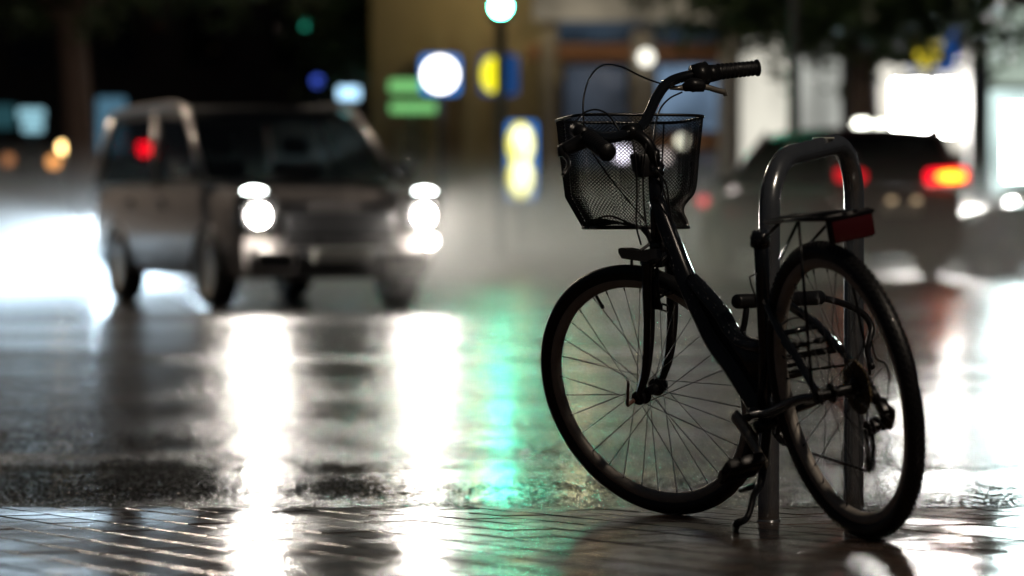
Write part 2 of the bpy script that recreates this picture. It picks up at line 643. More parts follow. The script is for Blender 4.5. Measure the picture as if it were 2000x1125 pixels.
def build_bicycle():
    root = empty("bicycle")
    root.matrix_world = BM_
    tag(root, "black bicycle without a saddle, wire basket in front, leaning by the steel hoop", "bicycle")
    X, Y, Z = Vector((1, 0, 0)), Vector((0, 1, 0)), Vector((0, 0, 1))
    BB = Vector((0.44, 0, 0.285))
    st_top = L(1485, 455, 0)

    # frame
    bm = bmesh.new()
    tube(bm, [HC + AX * 0.405, HC + AX * 0.62], 0.0185, 16)
    tube(bm, [HC + AX * 0.40, HC + AX * 0.425], 0.023, 16)
    tube(bm, [HC + AX * 0.605, HC + AX * 0.628], 0.022, 16)
    down = catmull([HC + AX * 0.535, L(1311, 468, 0), L(1342, 549, 0), L(1372, 610, 0), L(1402, 668, 0), L(1442, 724, 0), BB], 5)
    tube(bm, down, [0.020, 0.023, 0.026, 0.029, 0.031, 0.032, 0.030], 16)
    top = catmull([L(1352, 545, 0), L(1380, 577, 0), L(1409, 612, 0), L(1428, 645, 0), L(1452, 668, 0), L(1492, 678, 0)], 5)
    tube(bm, top, [0.018, 0.021, 0.022, 0.021, 0.019, 0.017], 14)
    tube(bm, [st_top, L(1490, 560, 0), L(1496, 690, 0), BB], 0.0172, 16)
    tube(bm, [st_top - (st_top - BB).normalized() * 0.03, st_top + (st_top - BB).normalized() * 0.002], 0.0205, 16)
    tube(bm, [BB + Y * -0.036, BB + Y * 0.036], 0.023, 16)
    ls = catmull([L(1497, 590, 0.018), L(1524, 648, 0.046), L(1560, 705, 0.056), Vector((0.0, 0.064, WR))], 5)
    for f in (lambda p: p, my):
        tube(bm, [f(p) for p in ls], [0.011, 0.010, 0.009], 10)
        cs = catmull([BB + Vector((-0.01, 0.03, 0)), BB + Vector((-0.12, 0.042, 0.012)), Vector((0.12, 0.060, 0.335)), Vector((0, 0.064, WR))], 5)
        tube(bm, [f(p) for p in cs], [0.015, 0.014, 0.012, 0.009], 10)
        lug = [f(Vector((-0.02, 0.063, WR - 0.02))), f(Vector((0.03, 0.063, WR - 0.01))), f(Vector((0.03, 0.063, WR + 0.03))), f(Vector((-0.01, 0.063, WR + 0.02)))]
        prism(bm, lug, (0, 0.005, 0))
    br = L(1527, 652, 0.046)
    tube(bm, [br, my(br)], 0.007, 8)
    # gusset plate between the two main tubes
    g = [L(1350, 552, 0.006), L(1405, 622, 0.006), L(1440, 668, 0.006), L(1490, 690, 0.006), L(1478, 762, 0.006), L(1420, 690, 0.006), L(1372, 606, 0.006)]
    prism(bm, g, (0, -0.012, 0))
    fr = mesh_obj("frame", bm, M['frame'], root)

    # seat clamp with its open quick release
    bm = bmesh.new()
    q = L(1484, 470, 0)
    dirv = (st_top - BB).normalized()
    tube(bm, [q - dirv * 0.012, q + dirv * 0.012], 0.0235, 16)
    tube(bm, [q + Vector((-0.02, -0.012, -0.004)), q + Vector((-0.02, 0.016, -0.004))], 0.006, 8)
    mesh_obj("seat_clamp", bm, M['blackmetal'], root)
    bm = bmesh.new()
    tube(bm, [L(1478, 534, 0.02), L(1464, 541, 0.03), L(1467, 556, 0.03), L(1473, 573, 0.03), L(1476, 590, 0.025)], 0.0022, 6)
    mesh_obj("cable_guide", bm, M['spoke'], root)

    # rain beads on the upper tubes
    bm = bmesh.new()
    for k in range(150):
        src, rad = ((down, 0.028), (top, 0.021))[k % 3 == 0]
        i = rnd.randrange(2, len(src) - 3)
        p = src[i].lerp(src[i + 1], rnd.random())
        tdir = (src[i + 1] - src[i]).normalized()
        side = tdir.cross(Y)
        a = rnd.uniform(0.2, 2.9)
        p = p + (Y * math.cos(a) - side * math.sin(a)) * rad * 1.0
        bmesh.ops.create_icosphere(bm, subdivisions=1, radius=rnd.uniform(0.0010, 0.0022), matrix=Matrix.Translation(p))
    wbd = mesh_obj("water_beads", bm, M['drop'], fr)
    wbd['kind'] = 'stuff'

    # fork (steered)
    bm = bmesh.new()
    crown = HC + AX * 0.385
    tube(bm, [crown - Y * 0.056 + AX * 0.0, crown + Y * 0.056], 0.021, 14)
    tube(bm, [HC + AX * 0.36, HC + AX * 0.41], 0.022, 14)
    for s in (-1, 1):
        p = [crown + Y * 0.05 * s + AX * 0.012, HC + AX * 0.30 + Y * 0.053 * s, HC + AX * 0.19 + Y * 0.054 * s + PERP * 0.003,
             HC + AX * 0.08 + Y * 0.053 * s + PERP * 0.018, Vector((WB, 0.052 * s, WR)) + AX * 0.005]
        tube(bm, catmull(p, 5), [0.0165, 0.0165, 0.015, 0.012, 0.009], 12)
    bmesh.ops.transform(bm, matrix=STM, verts=bm.verts)
    mesh_obj("fork", bm, M['frame'], root)

    # wheels
    def wheel(cx, steer, fl, tread, name_hub_w):
        f = (lambda v: STM @ v) if steer else (lambda v: v)
        T = STM if steer else Matrix.Identity(4)
        C = Vector((cx, 0, WR))
        # rim: hollow box section
        bm = bmesh.new()
        prof = [(0.306, -0.0125), (0.311, -0.0125), (0.307, -0.006), (0.303, 0.0), (0.307, 0.006), (0.311, 0.0125), (0.306, 0.0125), (0.292, 0.0125), (0.286, 0.006), (0.2845, 0.0), (0.286, -0.006), (0.292, -0.0125), (0.306, -0.0125)]
        lathe(bm, prof, C, Y, 96)
        bmesh.ops.remove_doubles(bm, verts=bm.verts, dist=1e-5)
        bmesh.ops.transform(bm, matrix=T, verts=bm.verts)
        rim = mesh_obj("wheel", bm, M['rim'], root)
        # tyre
        bm = bmesh.new()
        rc, rt = 0.325, 0.0205
        prof = [(rc + rt * math.cos(a), rt * math.sin(a)) for a in [R(-142 + 284 * k / 14) for k in range(15)]]
        prof += [(0.311, 0.011), (0.311, -0.011), prof[0]]
        lathe(bm, prof, C, Y, 120)
        if tread:
            for k in range(110):
                for j, ang in enumerate((-46, -20, 0, 20, 46)):
                    a = 2 * math.pi * (k + 0.5 * (j % 2)) / 110
                    e = Vector((math.cos(a), 0, math.sin(a)))
                    ra = R(ang)
                    nrm = e * math.cos(ra) + Y * math.sin(ra)
                    tg = Vector((-math.sin(a), 0, math.cos(a)))
                    c = C + e * rc + nrm * (rt + 0.0005)
                    rot = Matrix((tg, nrm.cross(tg), nrm)).transposed()
                    box(bm, c, (0.010, 0.0055, 0.0036), rot)
        bmesh.ops.transform(bm, matrix=T, verts=bm.verts)
        sharp(mesh_obj("tyre", bm, M['rubber'], rim), 50)
        # hub
        bm = bmesh.new()
        w = name_hub_w
        pr = [(0.0, -w), (0.008, -w), (0.008, -w + 0.004), (0.019, -w + 0.004), (0.020, -w + 0.012), (0.013, -w + 0.016), (0.012, -fl - 0.004), (0.024, -fl - 0.002), (0.024, -fl + 0.002), (0.013, -fl + 0.008),
              (0.013, fl - 0.008), (0.024, fl - 0.002), (0.024, fl + 0.002), (0.012, fl + 0.004), (0.013, w - 0.016), (0.020, w - 0.012), (0.019, w - 0.004), (0.008, w - 0.004), (0.008, w), (0.0, w)]
        lathe(bm, pr, C, Y, 24)
        bmesh.ops.transform(bm, matrix=T, verts=bm.verts)
        sharp(mesh_obj("hub", bm, M['blackmetal'], rim))
        for k in range(32):
            side = 1 if k % 2 else -1
            ar = 2 * math.pi * (k + 0.5) / 32
            sw = 1 if (k // 2) % 2 else -1
            ah = ar + sw * R(62)
            p0 = C + Vector((math.cos(ah) * 0.0225, side * (fl + 0.001 * sw), math.sin(ah) * 0.0225))
            p1 = C + Vector((math.cos(ar) * 0.287, side * 0.003, math.sin(ar) * 0.287))
            bm = bmesh.new()
            tube(bm, [f(p0), f(p1)], 0.0011, 5)
            tube(bm, [f(p1 + (p0 - p1).normalized() * 0.013), f(p1)], 0.0021, 6)
            mesh_obj("spoke", bm, M['spoke'], rim)
        return rim

    fw = wheel(WB, True, 0.030, False, 0.060)
    rw = wheel(0.0, False, 0.030, True, 0.074)
    bm = bmesh.new()
    C = Vector((WB, 0, WR))
    va = T_(1160, 570, 0) - S(WB, 0, WR)
    va.normalize()
    o = S(WB, 0, WR)
    tube(bm, [o + va * 0.288, o + va * 0.256], 0.0042, 8)
    tube(bm, [o + va * 0.256, o + va * 0.246], 0.0055, 8)
    mesh_obj("valve", bm, M['plastic'], fw)
    bm = bmesh.new()
    tube(bm, catmull([S(WB + 0.004, 0.068, WR), S(WB + 0.012, 0.088, WR - 0.004), T_(1226, 778, 0.095), T_(1227, 745, 0.094)], 4), [0.006, 0.006, 0.0055, 0.0045], 8, flat=((0, 1, 0), 0.7))
    mesh_obj("quick_release", bm, M['rust'], root)
    # long reflector stay rods seen behind the fork
    # brakes
    def brake(base, steer, fy, up):
        f = (lambda v: STM @ v) if steer else (lambda v: v)
        for s in (-1, 1):
            bm = bmesh.new()
            p = [f(base + Y * fy * s), f(base + Y * (fy + 0.006) * s + up * 0.05), f(base + Y * (fy - 0.004) * s + up * 0.105)]
            tube(bm, p, [0.011, 0.008, 0.006], 8)
            q = f(base + up * 0.028 + Y * (fy - 0.004) * s)
            q2 = f(base + up * 0.028 + Y * 0.019 * s)
            tube(bm, [q, q2], 0.007, 8)
            e = f(base + up * 0.028 + Y * 0.017 * s + X * 0.03)
            e2 = f(base + up * 0.028 + Y * 0.017 * s - X * 0.03)
            tube(bm, [e, e2], 0.006, 6)
            mesh_obj("brake_arm", bm, M['blackmetal'], root)
        bm = bmesh.new()
        a, b = f(base + Y * fy + up * 0.105), f(base - Y * fy + up * 0.105)
        tube(bm, catmull([a, (a + b) / 2 + (f(base + up) - f(base)) * 0.02, b], 4), 0.003, 6)
        mesh_obj("brake_cable", bm, M['cable'], root)
    brake(HC + AX * 0.262 + PERP * -0.022, True, 0.046, AX)
    bu = (ls[4] - ls[10]).normalized()
    brake(Vector((ls[9].x + 0.012, 0, ls[9].z)), False, 0.05, bu)
    # slotted noodle link beside the fork
    bm = bmesh.new()
    for a, b in (((1278, 588), (1304, 597)), ((1278, 600), (1304, 609))):
        tube(bm, [T_(a[0], a[1], -0.02), T_(b[0], b[1], -0.03)], 0.0028, 6)
    for a in ((1279, 594), (1292, 599), (1304, 603)):
        tube(bm, [T_(a[0], a[1] - 6, -0.02), T_(a[0], a[1] + 6, -0.02)], 0.003, 6)
    mesh_obj("brake_link", bm, M['blackmetal'], root)

    # front lamp bracket
    bm = bmesh.new()
    pts = [(1207, 486), (1213, 484), (1246, 490), (1268, 486), (1272, 505), (1262, 512), (1214, 505), (1208, 495)]
    prism(bm, [Wd(x, y, 7.66) for x, y in pts], BMI.to_3x3() @ Vector((0.03, 0.05, 0)))
    tube(bm, [Wd(1250, 490, 7.68), Wd(1268, 477, 7.70)], 0.004, 6)
    tube(bm, [Wd(1234, 505, 7.70), Wd(1234, 520, 7.72)], 0.004, 6)
    o = sharp(mesh_obj("lamp_bracket", bm, M['plastic'], root), 30)

    # stem and handlebar
    bm = bmesh.new()
    bc = Wd(1233, 257, 7.70)
    ht = HC + AX * 0.628
    tube(bm, [ht, HC + AX * 0.668], 0.0125, 12)
    tube(bm, catmull([HC + AX * 0.640, HC + AX * 0.668 + (bc - (HC + AX * 0.668)) * 0.35 + AX * 0.004, bc], 5), [0.017, 0.015, 0.016], 12)
    rv = (Wd(1258, 246, 7.76) - Wd(1200, 267, 7.64)).normalized()
    tube(bm, [bc - rv * 0.022, bc + rv * 0.022], 0.0205, 14)
    mesh_obj("stem", bm, M['blackmetal'], root)
    bm = bmesh.new()
    rg0, rg1 = (1378, 143, 7.935), (1479, 133, 7.985)
    lg0, lg1 = (1140, 262, 7.47), (1186, 297, 7.345)
    hb = catmull([Wd(*lg1), Wd(*lg0), Wd(1129, 256, 7.50), Wd(1146, 258, 7.545), Wd(1172, 268, 7.60), Wd(1203, 267, 7.655), bc, Wd(1255, 244, 7.745),
                  Wd(1268, 222, 7.78), Wd(1281, 193, 7.82), Wd(1300, 166, 7.86), Wd(1328, 152, 7.90), Wd(*rg0), Wd(*rg1)], 5)
    tube(bm, hb, 0.0138, 12)
    mesh_obj("handlebar", bm, M['frame'], root)

    def grip(a, b):
        a, b = Vector(a), Vector(b)
        bm = bmesh.new()
        n = 40
        pts = [a + (b - a) * (k / n) for k in range(n + 1)]
        rs = [0.0200 + (0.0022 if (k // 2) % 2 else 0) - 0.002 * (k / n) for k in range(n + 1)]
        rs[0] = 0.017
        rs[-1] = 0.0225
        rs[-2] = 0.0225
        tube(bm, pts, rs, 14)
        return mesh_obj("grip", bm, M['rubber'], root)
    grip(Wd(1398, 141, 7.945), Wd(1480, 132.5, 7.985))
    grip(Wd(1150, 270, 7.445), Wd(1187, 298, 7.342))

    # right shifter and brake lever
    bm = bmesh.new()
    tube(bm, [Wd(1352, 147, 7.92), Wd(1378, 144, 7.934)], [0.027, 0.033], 14)
    tube(bm, [Wd(1378, 145, 7.934), Wd(1400, 142, 7.946)], [0.025, 0.0215], 14)
    box(bm, Wd(1364, 136, 7.92), (0.024, 0.03, 0.022), bevel=0.005)
    tube(bm, catmull([Wd(1334, 172, 7.88), Wd(1352, 166, 7.88), Wd(1374, 168, 7.89)], 4), [0.010, 0.020, 0.016], 10)
    mesh_obj("shifter", bm, M['plastic'], root)
    bm = bmesh.new()
    tube(bm, catmull([Wd(1352, 168, 7.875), Wd(1378, 170, 7.885), Wd(1400, 176, 7.90), Wd(1415, 180, 7.91)], 4), [0.009, 0.0078, 0.0075, 0.0075], 10)
    tube(bm, [Wd(1414, 175, 7.91), Wd(1417, 188, 7.91)], 0.006, 8)
    mesh_obj("brake_lever", bm, M['alloy'], root)
    bm = bmesh.new()
    tube(bm, [Wd(1308, 173, 7.87), Wd(1338, 171, 7.88)], [0.003, 0.009], 8)
    mesh_obj("barrel_adjuster", bm, M['alloy'], root)
    # left brake lever
    bm = bmesh.new()
    tube(bm, [Wd(1124, 252, 7.50), Wd(1142, 264, 7.46)], 0.0185, 12)
    tube(bm, catmull([Wd(1140, 274, 7.46), Wd(1122, 283, 7.46), Wd(1098, 292, 7.455)], 4), [0.021, 0.018, 0.014], 12)
    tube(bm, [Wd(1096, 283, 7.455), Wd(1098, 305, 7.45)], 0.010, 10)
    mesh_obj("shifter", bm, M['plastic'], root)
    bm = bmesh.new()
    tube(bm, catmull([Wd(1101, 300, 7.45), Wd(1110, 315, 7.43), Wd(1108, 330, 7.41), Wd(1100, 343, 7.40)], 4), [0.006, 0.0055, 0.005, 0.0065], 8)
    mesh_obj("brake_lever", bm, M['blackmetal'], root)

    # cables
    for pts in (
        [(1338, 172, 7.88), (1290, 163, 7.85), (1250, 148, 7.80), (1215, 131, 7.74), (1182, 126, 7.68), (1160, 140, 7.62), (1146, 166, 7.58), (1139, 200, 7.55), (1140, 235, 7.54), (1143, 268, 7.54)],
        [(1332, 180, 7.88), (1308, 192, 7.85), (1290, 212, 7.82), (1281, 240, 7.79), (1277, 275, 7.70), (1282, 320, 7.66), (1296, 372, 7.70), (1316, 440, 7.70)],
        [(1118, 258, 7.50), (1123, 240, 7.55), (1140, 221, 7.60), (1163, 214, 7.64), (1185, 222, 7.67), (1200, 240, 7.68), (1213, 262, 7.67)],
        [(1146, 278, 7.50), (1165, 310, 7.56), (1195, 352, 7.62), (1228, 393, 7.66), (1258, 430, 7.69), (1272, 470, 7.70)],
        [(1236, 275, 7.67), (1242, 320, 7.66), (1244, 380, 7.67), (1243, 440, 7.69), (1252, 478, 7.72)],
        [(1262, 280, 7.66), (1256, 340, 7.66), (1258, 400, 7.67), (1262, 440, 7.69)],
        [(1281, 332, 7.66), (1301, 360, 7.67), (1308, 410, 7.68), (1322, 470, 7.69), (1352, 535, 7.66)],
    ):
        bm = bmesh.new()
        tube(bm, catmull([Wd(*p) for p in pts], 6), 0.0024, 6)
        mesh_obj("cable", bm, M['cable'], root)

    # front basket: mesh walls hung on a bracket on the head tube
    bcx = at(1229, 330, 7.90)
    hd = 0.27
    ux = Vector((math.cos(hd), math.sin(hd), 0))
    uy = Vector((-math.sin(hd), math.cos(hd), 0))
    def loop(t, z, w, d, sx, n_exp=5.0):
        c, s = math.cos(t), math.sin(t)
        x = math.copysign(abs(c) ** (2 / n_exp), c) * w / 2
        y = math.copysign(abs(s) ** (2 / n_exp), s) * d / 2
        return Vector((bcx.x, bcx.y, 0)) + ux * (x + sx) + uy * y + Vector((0, 0, z - 0.05 * y * (z - 0.7) / 0.38))
    zs = [1.078, 0.877, 0.797]
    ws, ds, sxs = [0.352, 0.312, 0.242], [0.262, 0.232, 0.185], [0.0, 0.002, 0.012]
    N = 204
    ring_t = []
    # even arc-length angles of the rim
    fine = [loop(2 * math.pi * k / 4000, 0, ws[0], ds[0], 0) for k in range(4001)]
    acc = [0]
    for a, b in zip(fine, fine[1:]):
        acc.append(acc[-1] + (b - a).length)
    j = 0
    for k in range(N):
        tgt = acc[-1] * k / N
        while acc[j + 1] < tgt:
            j += 1
        ring_t.append(2 * math.pi * j / 4000)
    def wall(k, v):
        t = ring_t[k % N]
        if v < 0.72:
            u = v / 0.72
            i = 0
        else:
            u = (v - 0.72) / 0.28
            i = 1
        p = loop(t, zs[i], ws[i], ds[i], sxs[i]).lerp(loop(t, zs[i + 1], ws[i + 1], ds[i + 1], sxs[i + 1]), u)
        dent = noise.noise(p * 9) * 0.008 * v
        # crushed lower corner on the right
        side = (p - Vector((bcx.x, bcx.y, p.z))).dot(ux)
        if side > 0.07 and v > 0.55:
            q = min(1, (side - 0.07) / 0.05)
            p = p - ux * 0.020 * math.exp(-((v - 0.82) / 0.10) ** 2) * q + ux * 0.012 * max(0, v - 0.88) / 0.12 * q
        return p + (ux + uy) * dent
    rows = 62
    bm = bmesh.new()
    vid = {}
    for jj in range(rows + 1):
        for k in range(N):
            if (k + jj) % 2 == 0:
                vid[(k, jj)] = bm.verts.new(BMI @ wall(k, jj / rows))
    for jj in range(1, rows):
        for k in range(N):
            if (k + jj) % 2 == 1:
                bm.faces.new((vid[((k - 1) % N, jj)], vid[(k, jj - 1)], vid[((k + 1) % N, jj)], vid[(k, jj + 1)]))
    # bottom lattice
    nb = 60
    bw = {}
    for a in range(nb + 1):
        for b in range(nb + 1):
            if (a + b) % 2 == 0:
                x = (a / nb - 0.5) * ws[2] * 0.97 + sxs[2]
                y = (b / nb - 0.5) * ds[2] * 0.97
                hump = 0.022 * math.exp(-((x + 0.05) / 0.06) ** 2) * (0.5 + b / nb * 0.5)
                bw[(a, b)] = bm.verts.new(BMI @ (Vector((bcx.x, bcx.y, zs[2] + hump)) + ux * x + uy * y))
    for a in range(1, nb):
        for b in range(1, nb):
            if (a + b) % 2 == 1:
                bm.faces.new((bw[(a - 1, b)], bw[(a, b - 1)], bw[(a + 1, b)], bw[(a, b + 1)]))
    bk = mesh_obj("basket", bm, M['blackmetal'], root, smooth=False)
    wf = bk.modifiers.new("wires", 'WIREFRAME')
    wf.thickness = 0.0023
    wf.use_even_offset = False
    wf.use_replace = True
    bm = bmesh.new()
    tube(bm, [BMI @ wall(k, 0.0) for k in range(0, N, 2)], 0.0042, 8, closed=True)
    mesh_obj("basket_rim", bm, M['blackmetal'], bk)
    bm = bmesh.new()
    tube(bm, [BMI @ wall(k, 1.0) for k in range(0, N, 2)], 0.0045, 8, closed=True)
    far = [BMI @ (Vector((bcx.x, bcx.y, zs[2] + 0.03 * math.exp(-((x + 0.05) / 0.055) ** 2))) + ux * x + uy * 0.02) for x in [-0.12 + 0.02 * i for i in range(12)]]
    tube(bm, catmull(far, 3), 0.003, 6)
    for k0 in (26, 76):
        tube(bm, [BMI @ wall(k0, v / 20) for v in range(21)], 0.0022, 6)
    mesh_obj("basket_bottom_wire", bm, M['blackmetal'], bk)
    bm = bmesh.new()
    for k in range(150):
        kk, v = rnd.randrange(N), (1.0 if rnd.random() < 0.25 else rnd.random())
        p = BMI @ (wall(kk, v) - Vector((0, 0, 0.002)))
        bmesh.ops.create_icosphere(bm, subdivisions=1, radius=rnd.uniform(0.0009, 0.0020), matrix=Matrix.Translation(p))
    d = mesh_obj("water_beads", bm, M['drop'], bk)
    d['kind'] = 'stuff'
    bm = bmesh.new()
    box(bm, Wd(1261, 322, 7.70), (0.05, 0.055, 0.06), bevel=0.008)
    box(bm, Wd(1248, 318, 7.74), (0.03, 0.035, 0.05), bevel=0.006)
    tube(bm, [Wd(1255, 330, 7.74), Wd(1250, 330, 7.78)], 0.012, 8)
    b2 = bmesh.new()
    tube(b2, catmull([Wd(1256, 446, 7.80), Wd(1268, 462, 7.77), Wd(1277, 490, 7.76)], 4), 0.008, 8)
    mesh_obj("basket_strut", b2, M['plastic'], root)
    sharp(mesh_obj("basket_bracket", bm, M['plastic'], root), 40)

    # rear rack
    bm = bmesh.new()
    r0, r1 = L(1494, 434, 0.05), L(1624, 428, 0.052)
    for f in (lambda p: p, my):
        tube(bm, [f(r0), f(L(1560, 429, 0.052)), f(r1)], 0.0048, 8)
        tube(bm, [f(L(1560, 432, 0.052)), f(Vector((0.0, 0.076, WR + 0.02)))], 0.0038, 8)
        tube(bm, [f(L(1558, 434, 0.05)), f(L(1524, 505, 0.026))], 0.0038, 8)
    for k in range(4):
        p = r0.lerp(r1, k / 3)
        tube(bm, [p, my(p)], 0.004, 8)
    mid = Vector(((r0.x + r1.x) / 2, 0, (r0.z + r1.z) / 2 + 0.004))
    tube(bm, [Vector((r0.x, 0.012, r0.z + 0.004)), mid + Y * 0.012 + Z * 0.002, Vector((r1.x, 0.012, r1.z + 0.004))], 0.004, 8)
    tube(bm, [Vector((r0.x, -0.016, r0.z + 0.004)), mid - Y * 0.016 + Z * 0.002, Vector((r1.x, -0.016, r1.z + 0.004))], 0.004, 8)
    tube(bm, [Vector((r0.x, 0, r0.z)), L(1488, 470, 0)], 0.004, 8)
    rack = mesh_obj("rear_rack", bm, M['blackmetal'], root)
    bm = bmesh.new()
    rc = Vector((r1.x + 0.01, 0.0, r1.z - 0.026))
    box(bm, rc, (0.018, 0.106, 0.060), bevel=0.007)
    sharp(mesh_obj("rear_reflector", bm, M['redlens'], rack), 40)
    bm = bmesh.new()
    box(bm, rc + Vector((0.013, 0, 0.002)), (0.012, 0.112, 0.066), bevel=0.004)
    box(bm, rc + Vector((0.02, 0, 0.026)), (0.06, 0.10, 0.006), bevel=0.002)
    mesh_obj("reflector_mount", bm, M['plastic'], rack)

    # cranks, chainring, pedals
    cl0 = Vector((BB.x, 0.074, BB.z))
    e = L(1503, 914, 0.085)
    dl = Vector((e.x - BB.x, 0, e.z - BB.z))
    dl = dl.normalized() * 0.17
    for s in (1, -1):
        bm = bmesh.new()
        a = BB + Y * 0.070 * s
        b = BB + dl * s + Y * 0.086 * s
        tube(bm, catmull([a - dl * s * 0.08, a + dl * s * 0.1, (a + b) / 2, b, b + dl * s * 0.06], 4), [0.019, 0.019, 0.015, 0.0125, 0.011], 12, flat=((0, 1, 0), 0.62))
        tube(bm, [BB + Y * 0.036 * s, BB + Y * 0.076 * s], 0.010, 12)
        ck = mesh_obj("crank", bm, M['alloy'] if s > 0 else M['blackmetal'], root)
        # pedal
        bm = bmesh.new()
        pc = b + Y * 0.062 * s
        tube(bm, [b, b + Y * 0.118 * s], 0.007, 10)
        rot = Matrix.Rotation(R(28 if s > 0 else -55), 3, 'Y')
        def q(x, y, z):
            return pc + rot @ Vector((x, y, z))
        for sx in (-1, 1):
            box(bm, q(0.038 * sx, 0, 0), (0.014, 0.094, 0.026), rot, 0.004)
            box(bm, q(0.0, 0.044 * sx, 0), (0.085, 0.010, 0.022), rot, 0.003)
        box(bm, q(0, 0, 0), (0.03, 0.09, 0.020), rot, 0.004)
        if s > 0:
            box(bm, q(0, 0, 0.0), (0.07, 0.085, 0.012), rot, 0.003)
        pd = sharp(mesh_obj("pedal", bm, M['plastic'], ck), 40)
    yc = -0.046
    bm = bmesh.new()
    CH = BB + Y * yc
    nt = 44
    prof = []
    for k in range(nt * 2):
        rr = 0.090 if k % 2 else 0.084
        a = 2 * math.pi * k / (nt * 2)
        prof.append(CH + Vector((math.cos(a) * rr, 0, math.sin(a) * rr)))
    inner = [CH + (p - CH).normalized() * 0.070 for p in prof]
    for dy in (-0.0015,):
        a = [bm.verts.new(p + Y * dy) for p in prof]
        b = [bm.verts.new(p - Y * dy) for p in prof]
        c = [bm.verts.new(p + Y * dy) for p in inner]
        dd = [bm.verts.new(p - Y * dy) for p in inner]
        n = len(a)
        for i in range(n):
            k = (i + 1) % n
            bm.faces.new((a[i], a[k], b[k], b[i]))
            bm.faces.new((c[i], c[k], a[k], a[i]))
            bm.faces.new((b[i], b[k], dd[k], dd[i]))
            bm.faces.new((dd[i], dd[k], c[k], c[i]))
    for k in range(5):
        a = 2 * math.pi * k / 5 + 0.3
        v = Vector((math.cos(a), 0, math.sin(a)))
        tube(bm, [CH + v * 0.012 - Y * 0.004, CH + v * 0.074], 0.0065, 8)
    mesh_obj("chainring", bm, M['blackmetal'], root, smooth=False)
    # cassette
    bm = bmesh.new()
    for k, (rr, yy) in enumerate(((0.066, -0.036), (0.057, -0.040), (0.049, -0.044), (0.042, -0.048), (0.035, -0.052), (0.028, -0.056))):
        n = 30
        ps = []
        for i in range(n * 2):
            a = math.pi * i / n
            r_ = rr if i % 2 else rr - 0.004
            ps.append(Vector((math.cos(a) * r_, yy, WR + math.sin(a) * r_)))
        prism(bm, ps, (0, -0.0022, 0))
    cas = mesh_obj("cassette", bm, M['sprocket'], root, smooth=False)
    # derailleur
    bm = bmesh.new()
    ya = -0.062
    hang = Vector((-0.005, -0.068, WR - 0.005))
    kn = Vector((-0.018, -0.074, WR - 0.045))
    up = Vector((0.0, yc, WR - 0.098))
    lo = L(1697, 906, yc)
    tube(bm, [hang, kn], [0.011, 0.013], 8)
    rr1 = Matrix.Rotation(R(35), 3, 'Y')
    rr2 = Matrix.Rotation(R(-40), 3, 'Y')
    box(bm, kn + Vector((-0.006, -0.006, -0.012)), (0.030, 0.026, 0.040), rr1, 0.005)
    box(bm, kn + Vector((-0.004, -0.012, -0.040)), (0.026, 0.030, 0.050), rr2, 0.005)
    box(bm, up + Vector((-0.006, -0.014, 0.004)), (0.034, 0.024, 0.030), rr1, 0.005)
    tube(bm, [kn + Vector((-0.012, -0.012, -0.01)), kn + Vector((-0.036, -0.016, -0.022))], 0.006, 8)
    for dy in (-0.008, 0.008):
        tube(bm, [up + Y * dy, up.lerp(lo, 0.5) + Y * dy + X * -0.008, lo + Y * dy], [0.009, 0.011, 0.010], 8, flat=((0, 1, 0), 0.25))
    der = mesh_obj("derailleur", bm, M['blackmetal'], root)
    for p in (up, lo):
        bm = bmesh.new()
        ps = []
        for i in range(22):
            a = 2 * math.pi * i / 22
            r_ = 0.020 if i % 2 else 0.016
            ps.append(p + Vector((math.cos(a) * r_, -0.003, math.sin(a) * r_)))
        prism(bm, ps, (0, 0.006, 0))
        mesh_obj("jockey_wheel", bm, M['plastic'], der, smooth=False)
    bm = bmesh.new()
    tube(bm, catmull([L(1700, 660, -0.07), L(1712, 700, -0.075), L(1727, 708, -0.08), L(1736, 730, -0.085), L(1735, 760, -0.088), kn + Vector((-0.012, -0.01, -0.02))], 5), 0.0022, 6)
    mesh_obj("cable", bm, M['cable'], root)
    # chain: a loop of links
    bm = bmesh.new()
    up_pts = []
    for a in [math.pi / 2 + math.pi * k / 12 for k in range(-12, 1)][::-1]:
        up_pts.append(CH + Vector((math.cos(a + math.pi * 0) * 0.088 * 1, 0, math.sin(a) * 0.088)))
    top_c = CH + Vector((0, 0, 0.088))
    bot_c = CH + Vector((0, 0, -0.088))
    top_r = Vector((0.0, yc, WR + 0.052))
    path = [top_r, top_c] + [CH + Vector((math.sin(a) * 0.088, 0, math.cos(a) * 0.088)) for a in [math.pi * k / 14 for k in range(1, 14)]] + [bot_c, lo + Vector((0.004, 0, -0.019)), lo + Vector((-0.019, 0, 0.0)), lo + Vector((0, 0, 0.017)), up + Vector((0.019, 0, 0)), up + Vector((0.0, 0, 0.019))] + \
           [Vector((math.sin(a) * 0.052, yc, WR + math.cos(a) * 0.052)) for a in [math.pi + math.pi * k / 8 for k in range(1, 8)]]
    # resample evenly and place links
    P2 = path + [path[0]]
    seglen = []
    tot = 0
    for a, b in zip(P2, P2[1:]):
        seglen.append((tot, (b - a).length, a, b))
        tot += (b - a).length
    nl = int(tot / 0.0127)
    for i in range(nl):
        s0 = tot * i / nl
        for (t0, ln, a, b) in seglen:
            if t0 <= s0 < t0 + ln:
                p = a.lerp(b, (s0 - t0) / ln)
                dv = (b - a).normalized()
                break
        w = 0.0075 if i % 2 else 0.0045
        tube(bm, [p - dv * 0.0075, p - dv * 0.003, p + dv * 0.003, p + dv * 0.0075], [0.0042, 0.003, 0.003, 0.0042], 6, flat=((0, 1, 0), w / 0.0075))
    mesh_obj("chain", bm, M['blackmetal'], root)
    # chain guard
    bm = bmesh.new()
    g0, g1 = L(1578, 690, -0.055), L(1648, 680, -0.055)
